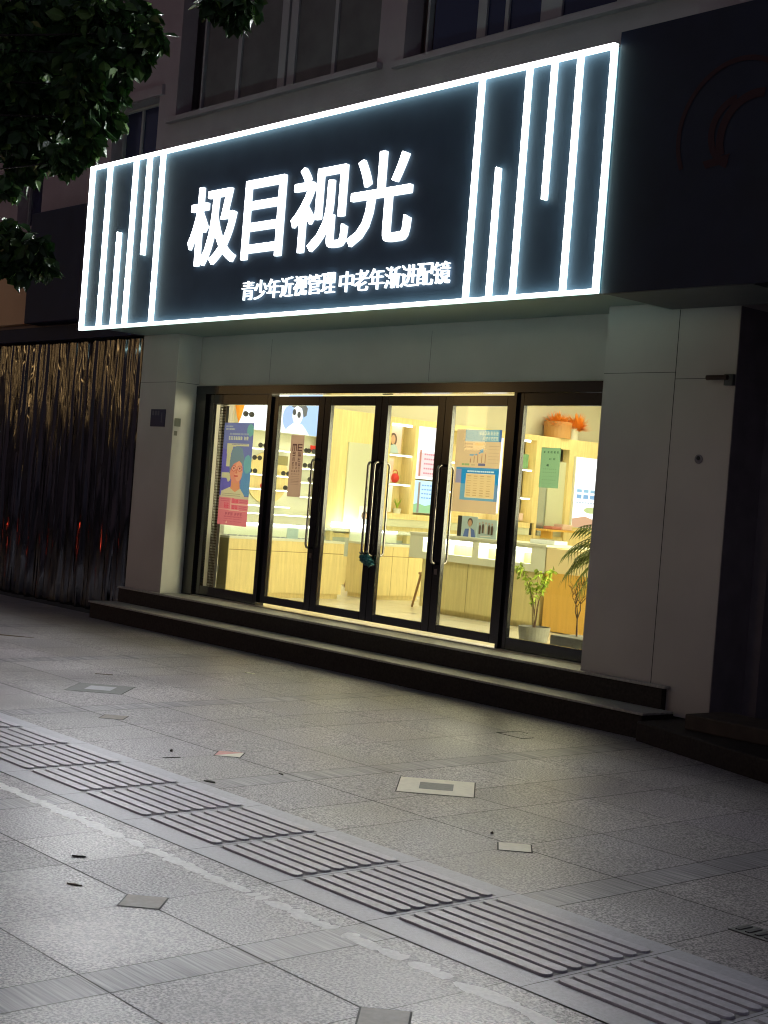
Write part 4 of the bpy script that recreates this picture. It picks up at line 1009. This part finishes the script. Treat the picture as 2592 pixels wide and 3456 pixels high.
q.rect(.275, .180, .925, .472, pc(206, 190, 150)); q.rect(.285, .186, .915, .464, pc(196, 172, 124))
for j in range(9): q.rows(pc(170, 144, 100), .31, .89, [.205+.029*j], 4, .008, .4)
q.rows(pc(176, 196, 198), .30, .90, [.490], 14, .013, .15)
q.build('large tan and blue poster with a rising arrow inside the rightmost door', 'chart_poster')
# 4: green notice
q = Print(5.185, 5.405, 1.818, 2.153, 60, 96, pc(112, 144, 106))
for i, u in enumerate((.12, .32, .48, .64, .80)): q.glyphrow(pc(52, 80, 58), u, u+.12, .86, 1, .06, i)
q.glyphrow(pc(58, 88, 62), .42, .56, .70, 2, .04, 8); q.glyphrow(pc(58, 88, 62), .64, .76, .70, 1, .05, 9); q.poly([(.30, .57), (.42, .60), (.44, .53), (.34, .54)], pc(48, 74, 54))
q.rows(pc(96, 128, 94), .15, .88, [.10, .19, .28, .38, .46], 7, .014, .4)
q.build('hand written green paper notice inside the right fixed pane', 'green_notice')
# white leaflets by mirror behind; perforated strip in pane 1
e = empty('perforated_strip', (.38, .06, .53), 'tall perforated metal strip at the left edge of the left pane', 'metal strip')
mb = MB(); nz_ = 64
xs_ = [.325, .340, .352, .367, .379, .394, .406, .421, .436]
mb.box(.325, .335, .05, .053, .53, 2.5)
for k in range(5): mb.box(.325+.0255*k, .334+.0255*k, .05, .053, .53, 2.5)
for k in range(nz_+1): z = .53+1.97*k/nz_; mb.box(.325, .437, .0535, .0555, z, z+.012)
mb.build('mesh', mat('strip_brown', (.09, .06, .03), .5, metal=.3), e)
MB().box(.325, .437, .09, .095, .53, 2.5).build('backing', M['wallin'], e)
# u-lock standing on the floor inside
e = empty('u_lock', (.35, .13, .55), 'dark U shaped bicycle lock leaning inside the left pane', 'lock')
pts = [(.27, .14, .56), (.30, .14, .70)] + [(.345+.036*math.cos(t), .14, .735+.045*math.sin(t)) for t in [math.pi*(1-k/8) for k in range(9)]] + [(.372, .14, .70), (.335, .14, .56)]
MB().tube(pts, .009, 8).build('shackle', M['dark'], e, smooth=True)
MB().tube([(.24, .14, .565), (.36, .14, .55)], .016, 10).build('crossbar', M['dark'], e, smooth=True)
MB().tube([(.33, .14, FZ), (.345, .14, .59)], .006, 6).build('stem', M['white'], e)

# ------------------------------------------------------------------ potted plants
def pot(cx, cy, r, h, e):
    MB().lathe([(r*.86, 0), (r, h), (r*.93, h), (r*.9, h-.03), (.001, h-.03)], (cx, cy, FZ), 28).build('pot', M['pot_g'], e, smooth=False)
    MB().lathe([(r*.9, h-.029), (r*.4, h-.012)], (cx, cy, FZ), 20).build('soil', M['soil'], e)
e = empty('potted_plant', (4.38, .95, FZ), 'small leafy plant in a grey pot behind the right pane', 'potted plant')
pot(4.38, .95, .15, .145, e)
rn = random.Random(9)
tips = []; mb = MB()
for k in range(6):
    a = rn.uniform(0, 6.28); sp = rn.uniform(.05, .30); h = rn.uniform(.35, .68)
    p0 = Vector((4.38+rn.uniform(-.02, .02), .95+rn.uniform(-.02, .02), .53)); p3 = p0+Vector((math.cos(a)*sp, math.sin(a)*sp, h)); p1 = p0+Vector((math.cos(a)*sp*.15, math.sin(a)*sp*.15, h*.45)); p2 = p0+Vector((math.cos(a)*sp*.5, math.sin(a)*sp*.5, h*.8))
    mb.tube([p0, p1, p2, p3], [.0045, .0035, .0022, .001], 5); tips += [(p2*.4+p3*.6), p3, p2, (p1+p2)/2 if rn.random() < .6 else p3]
mb.build('stems', M['twig'], e)
def leaf(mb, p, d, L_, w, nrm=None):
    d = d.normalized(); s = d.cross(nrm or Vector((0, 0, 1)))
    if s.length < .01: s = Vector((1, 0, 0))
    s.normalize(); n = s.cross(d)
    pts = [p, p+d*L_*.3+s*w*.8+n*w*.15, p+d*L_*.62+s*w+n*w*.1, p+d*L_-n*L_*.12, p+d*L_*.62-s*w+n*w*.1, p+d*L_*.3-s*w*.8+n*w*.15, p+d*L_*.45-n*w*.25]
    mb.add(pts, [(0, 6, 1), (1, 6, 2), (2, 6, 3), (3, 6, 4), (4, 6, 5), (5, 6, 0)])
mb = MB()
for t_ in tips:
    for _ in range(7):
        leaf(mb, t_+Vector((rn.uniform(-.02, .02), rn.uniform(-.02, .02), rn.uniform(-.03, .03))), Vector((rn.uniform(-1, 1), rn.uniform(-1, 1), rn.uniform(-1.1, .3))), rn.uniform(.04, .07), rn.uniform(.010, .017), Vector((rn.uniform(-1, 1), rn.uniform(-1, 1), 1)))
mb.build('leaves', M['pl1'], e)
# bare branching plant
e = empty('bare_plant', (5.34, .5, FZ), 'bare branching twig plant in a grey pot at the right end of the pane', 'potted plant')
MB().box(5.15, 5.55, .33, .68, FZ, .575).build('pot', M['pot_g'], e, bevel=.012)
mb = MB()
def branch(p, d, L_, r, lev):
    q = p+d*L_*.5+Vector((rn.uniform(-.01, .01),)*3); e2 = p+d*L_
    mb.tube([p, q, e2], [r, r*.8, r*.6], 5)
    if lev > 0:
        for _ in range(2 if lev < 3 else 3):
            nd = (d+Vector((rn.uniform(-.85, .85), rn.uniform(-.6, .6), rn.uniform(-.1, .5)))).normalized(); branch(e2, nd, L_*rn.uniform(.65, .9), r*.62, lev-1)
branch(Vector((5.30, .5, .575)), Vector((-.05, 0, 1)), .15, .010, 4)
mb.build('branches', M['twig'], e)
# palm fronds
e = empty('palm_plant', (5.72, .55, FZ), 'palm with drooping green fronds entering from the right', 'palm')
pot(5.80, .62, .16, .2, e)
MB().tube([(5.80, .62, .55), (5.78, .6, .9), (5.76, .58, 1.2), (5.74, .56, 1.34)], [.025, .02, .018, .016], 8).build('trunk', M['twig'], e, smooth=True)
for fi, (a, el, L_) in enumerate(((180, 38, .75), (195, 20, .72), (165, 12, .78), (205, -5, .62), (150, 48, .55), (230, 25, .5), (130, 20, .5), (20, 30, .5), (185, 55, .62), (172, -12, .6))):
    d = Vector((math.cos(R(a))*math.cos(R(el)), math.sin(R(a))*math.cos(R(el))*.5, math.sin(R(el)))); p = Vector((5.74, .56, 1.34)); pts = [p]; v = d.copy()
    for k in range(9): v = (v+Vector((0, 0, -.16))).normalized(); pts.append(pts[-1]+v*L_/9)
    mb = MB(); mb.tube(pts, [.006-.0005*k for k in range(10)], 5)
    for k in range(1, 10):
        t_ = (pts[k]-pts[k-1]).normalized(); s = t_.cross(Vector((0, 0, 1))).normalized()
        for q in (0, .5):
            base = pts[k-1].lerp(pts[k], q)
            for sg_ in (-1, 1):
                dd = (t_*.8+s*sg_*.75+Vector((0, 0, -.45))).normalized(); ll = .20*(1-abs(k-4)/9)+.03; wv = .010
                nn = t_*wv
                mb.add([base-nn, base+nn, base+dd*ll*.6+nn*.6+Vector((0, 0, -.02)), base+dd*ll+Vector((0, 0, -.07)), base+dd*ll*.6-nn*.6+Vector((0, 0, -.02))], [(0, 1, 2, 3, 4)])
    mb.build('frond', M['pl2'], e)

# ------------------------------------------------------------------ street tree, its crown reaching into the top left
t = empty('street_tree', (5.0, -6.7, G(-6.7)), 'glossy leaved street tree reaching into the top left corner', 'tree')
MB().tube([(5.0, -6.7, G(-6.7)-.05), (5.02, -6.66, .9), (4.96, -6.6, 1.8), (5.05, -6.5, 2.6), (5.1, -6.45, 3.6), (5.05, -6.3, 5.0), (5.0, -6.2, 6.2)], [.15, .12, .11, .10, .085, .06, .02], 14).build('trunk', M['bark'], t, smooth=True)
camp = Vector((13.7784, -9.0935, 1.6))
rn = random.Random(21)
limbs = MB(); lv = MB(); lv2 = MB()
def add_clump(c, r, n):
    for _ in range(n):
        d = Vector((rn.gauss(0, 1), rn.gauss(0, 1), rn.gauss(0, 1))).normalized()*r*rn.uniform(.25, 1.)**.6
        p = Vector(c)+Vector((d.x, d.y, d.z*.8))
        dd = Vector((rn.uniform(-1, 1), rn.uniform(-1, 1), rn.uniform(-1.5, .1)))
        leaf(lv if rn.random() < .75 else lv2, p, dd, rn.uniform(.08, .13), rn.uniform(.026, .040), Vector((rn.uniform(-1, 1), rn.uniform(-1, 1), rn.uniform(.1, 1))))
# clump centres: (x, y, z, radius)
clumps = [(5.32,-5.08,4.35,0.20),(5.39,-4.85,4.42,0.20),(5.65,-4.70,4.39,0.20),(5.62,-4.44,4.45,0.17),(5.88,-4.44,4.32,0.10),
(5.36,-5.04,4.10,0.20),(5.33,-4.77,4.21,0.20),(5.67,-4.69,4.15,0.18),(5.71,-4.49,4.20,0.13),(5.35,-5.06,3.86,0.17),
(5.39,-4.86,3.90,0.13),(5.62,-4.75,3.93,0.16),(5.64,-4.56,4.01,0.12),(5.39,-5.02,3.65,0.16),(5.33,-4.78,3.73,0.13),
(5.66,-4.70,3.77,0.14),(5.66,-4.55,3.81,0.08),(5.56,-4.82,3.54,0.11),(5.67,-4.69,3.63,0.09),(5.34,-4.92,3.48,0.11),
(5.61,-4.77,3.51,0.06),(5.36,-5.06,3.34,0.09),(5.48,-5.07,3.04,0.10),(5.57,-4.97,2.96,0.11),(5.53,-5.02,2.83,0.09),
(5.63,-4.90,2.86,0.07),(5.48,-5.08,2.88,0.08),(6.29,-4.28,4.47,0.06),(6.36,-4.19,4.45,0.08),(6.41,-4.13,4.48,0.07),
(6.38,-4.17,4.40,0.04),
 (5.0,-5.3,4.9,.45),(5.6,-4.8,5.0,.40),(6.3,-4.1,5.1,.35),(4.8,-6.0,4.6,.6),(5.0,-5.8,5.4,.6),(4.4,-6.6,4.4,.6),(4.2,-7.2,4.9,.6),(5.2,-7.0,5.4,.6),(4.9,-6.2,6.1,.5)]
for i, (x, y, z, r) in enumerate(clumps):
    add_clump((x, y, z), r, int(6500*r**2)+24 if i < 31 else int(420*r**2)+20)
    j = Vector((5.1, -6.45, min(z, 4.2)-.6 if z > 3.6 else 2.7)); m_ = (j+Vector((x, y, z)))/2+Vector((0, 0, .15))
    limbs.tube([j, m_, Vector((x, y, z))], [.02, .009, .003], 6) if i % 4 == 0 and i < 28 else None
cr = lv.build('crown', M['leaf'], t); lv2.build('crown', M['leaf2'], t); limbs.build('limbs', M['bark'], t, smooth=True)

# ------------------------------------------------------------------ street side: lamps behind the camera that the foil mirrors
def lamp(x, y, label, h=6.5, col=(1, .55, .16), s=30, pw=1.):
    e = empty('street_lamp', (x, y, -.1), label, 'street lamp', 'street lamps across the road')
    MB().tube([(x, y, -.2), (x, y, h)], [.09, .05], 12).build('post', M['clad_side'], e, smooth=True)
    MB().tube([(x, y, h), (x, y+.5, h+.2), (x, y+1.2, h+.25)], [.04, .035, .03], 8).build('arm', M['clad_side'], e, smooth=True)
    MB().box(x-.16, x+.16, y+1.0, y+1.75, h+.2, h+.32).build('head', M['clad_side'], e, bevel=.03)
    MB().box(x-.13, x+.13, y+1.05, y+1.7, h+.165, h+.199).build('lens', emat('lamp_lens', col, s), e)

# a lit building across the road; the foil curtain mirrors its warm windows
e = empty('opposite_building', (-35, -24, 0), 'building across the road with rows of warm lit windows', 'building')
MB().box(-75, 5, -25, -24, -.5, 11).build('wall', M['plaster'], e)
warm = emat('warm_window', (1, .62, .22), 6); rn = random.Random(4)
mb = MB()
x = -74
while x < 3:
    w_l = rn.uniform(.5, .9)
    MB().box(x, x+w_l, -24.0, -23.95, rn.uniform(3.4, 4.2), rn.uniform(5.6, 6.6)).build('lit_window', warm, e)
    x += w_l+rn.uniform(5, 11)
def added_red_lamp(x, y, label):  # out-of-view red lamp, added to give the foil its red streaks
    e = empty('added_red_lamp', (x, y, -.1), label, 'red lamp', 'added red lamps for the foil to mirror')
    MB().tube([(x, y, G(y)), (x, y, .34)], .03, 10).build('post', M['dark'], e, smooth=True)
    MB().lathe([(.07, 0), (.09, .05), (.09, .16), (.04, .2)], (x, y, .34), 16).build('lens', red, e, smooth=True)
red = emat('red_lens', (1, .06, .02), 12)
added_red_lamp(-9.5, -4.6, 'added red lamp on a low post for the foil to mirror, nearer the shop')
added_red_lamp(-12.5, -6.4, 'added red lamp on a low post for the foil to mirror, nearer the road')
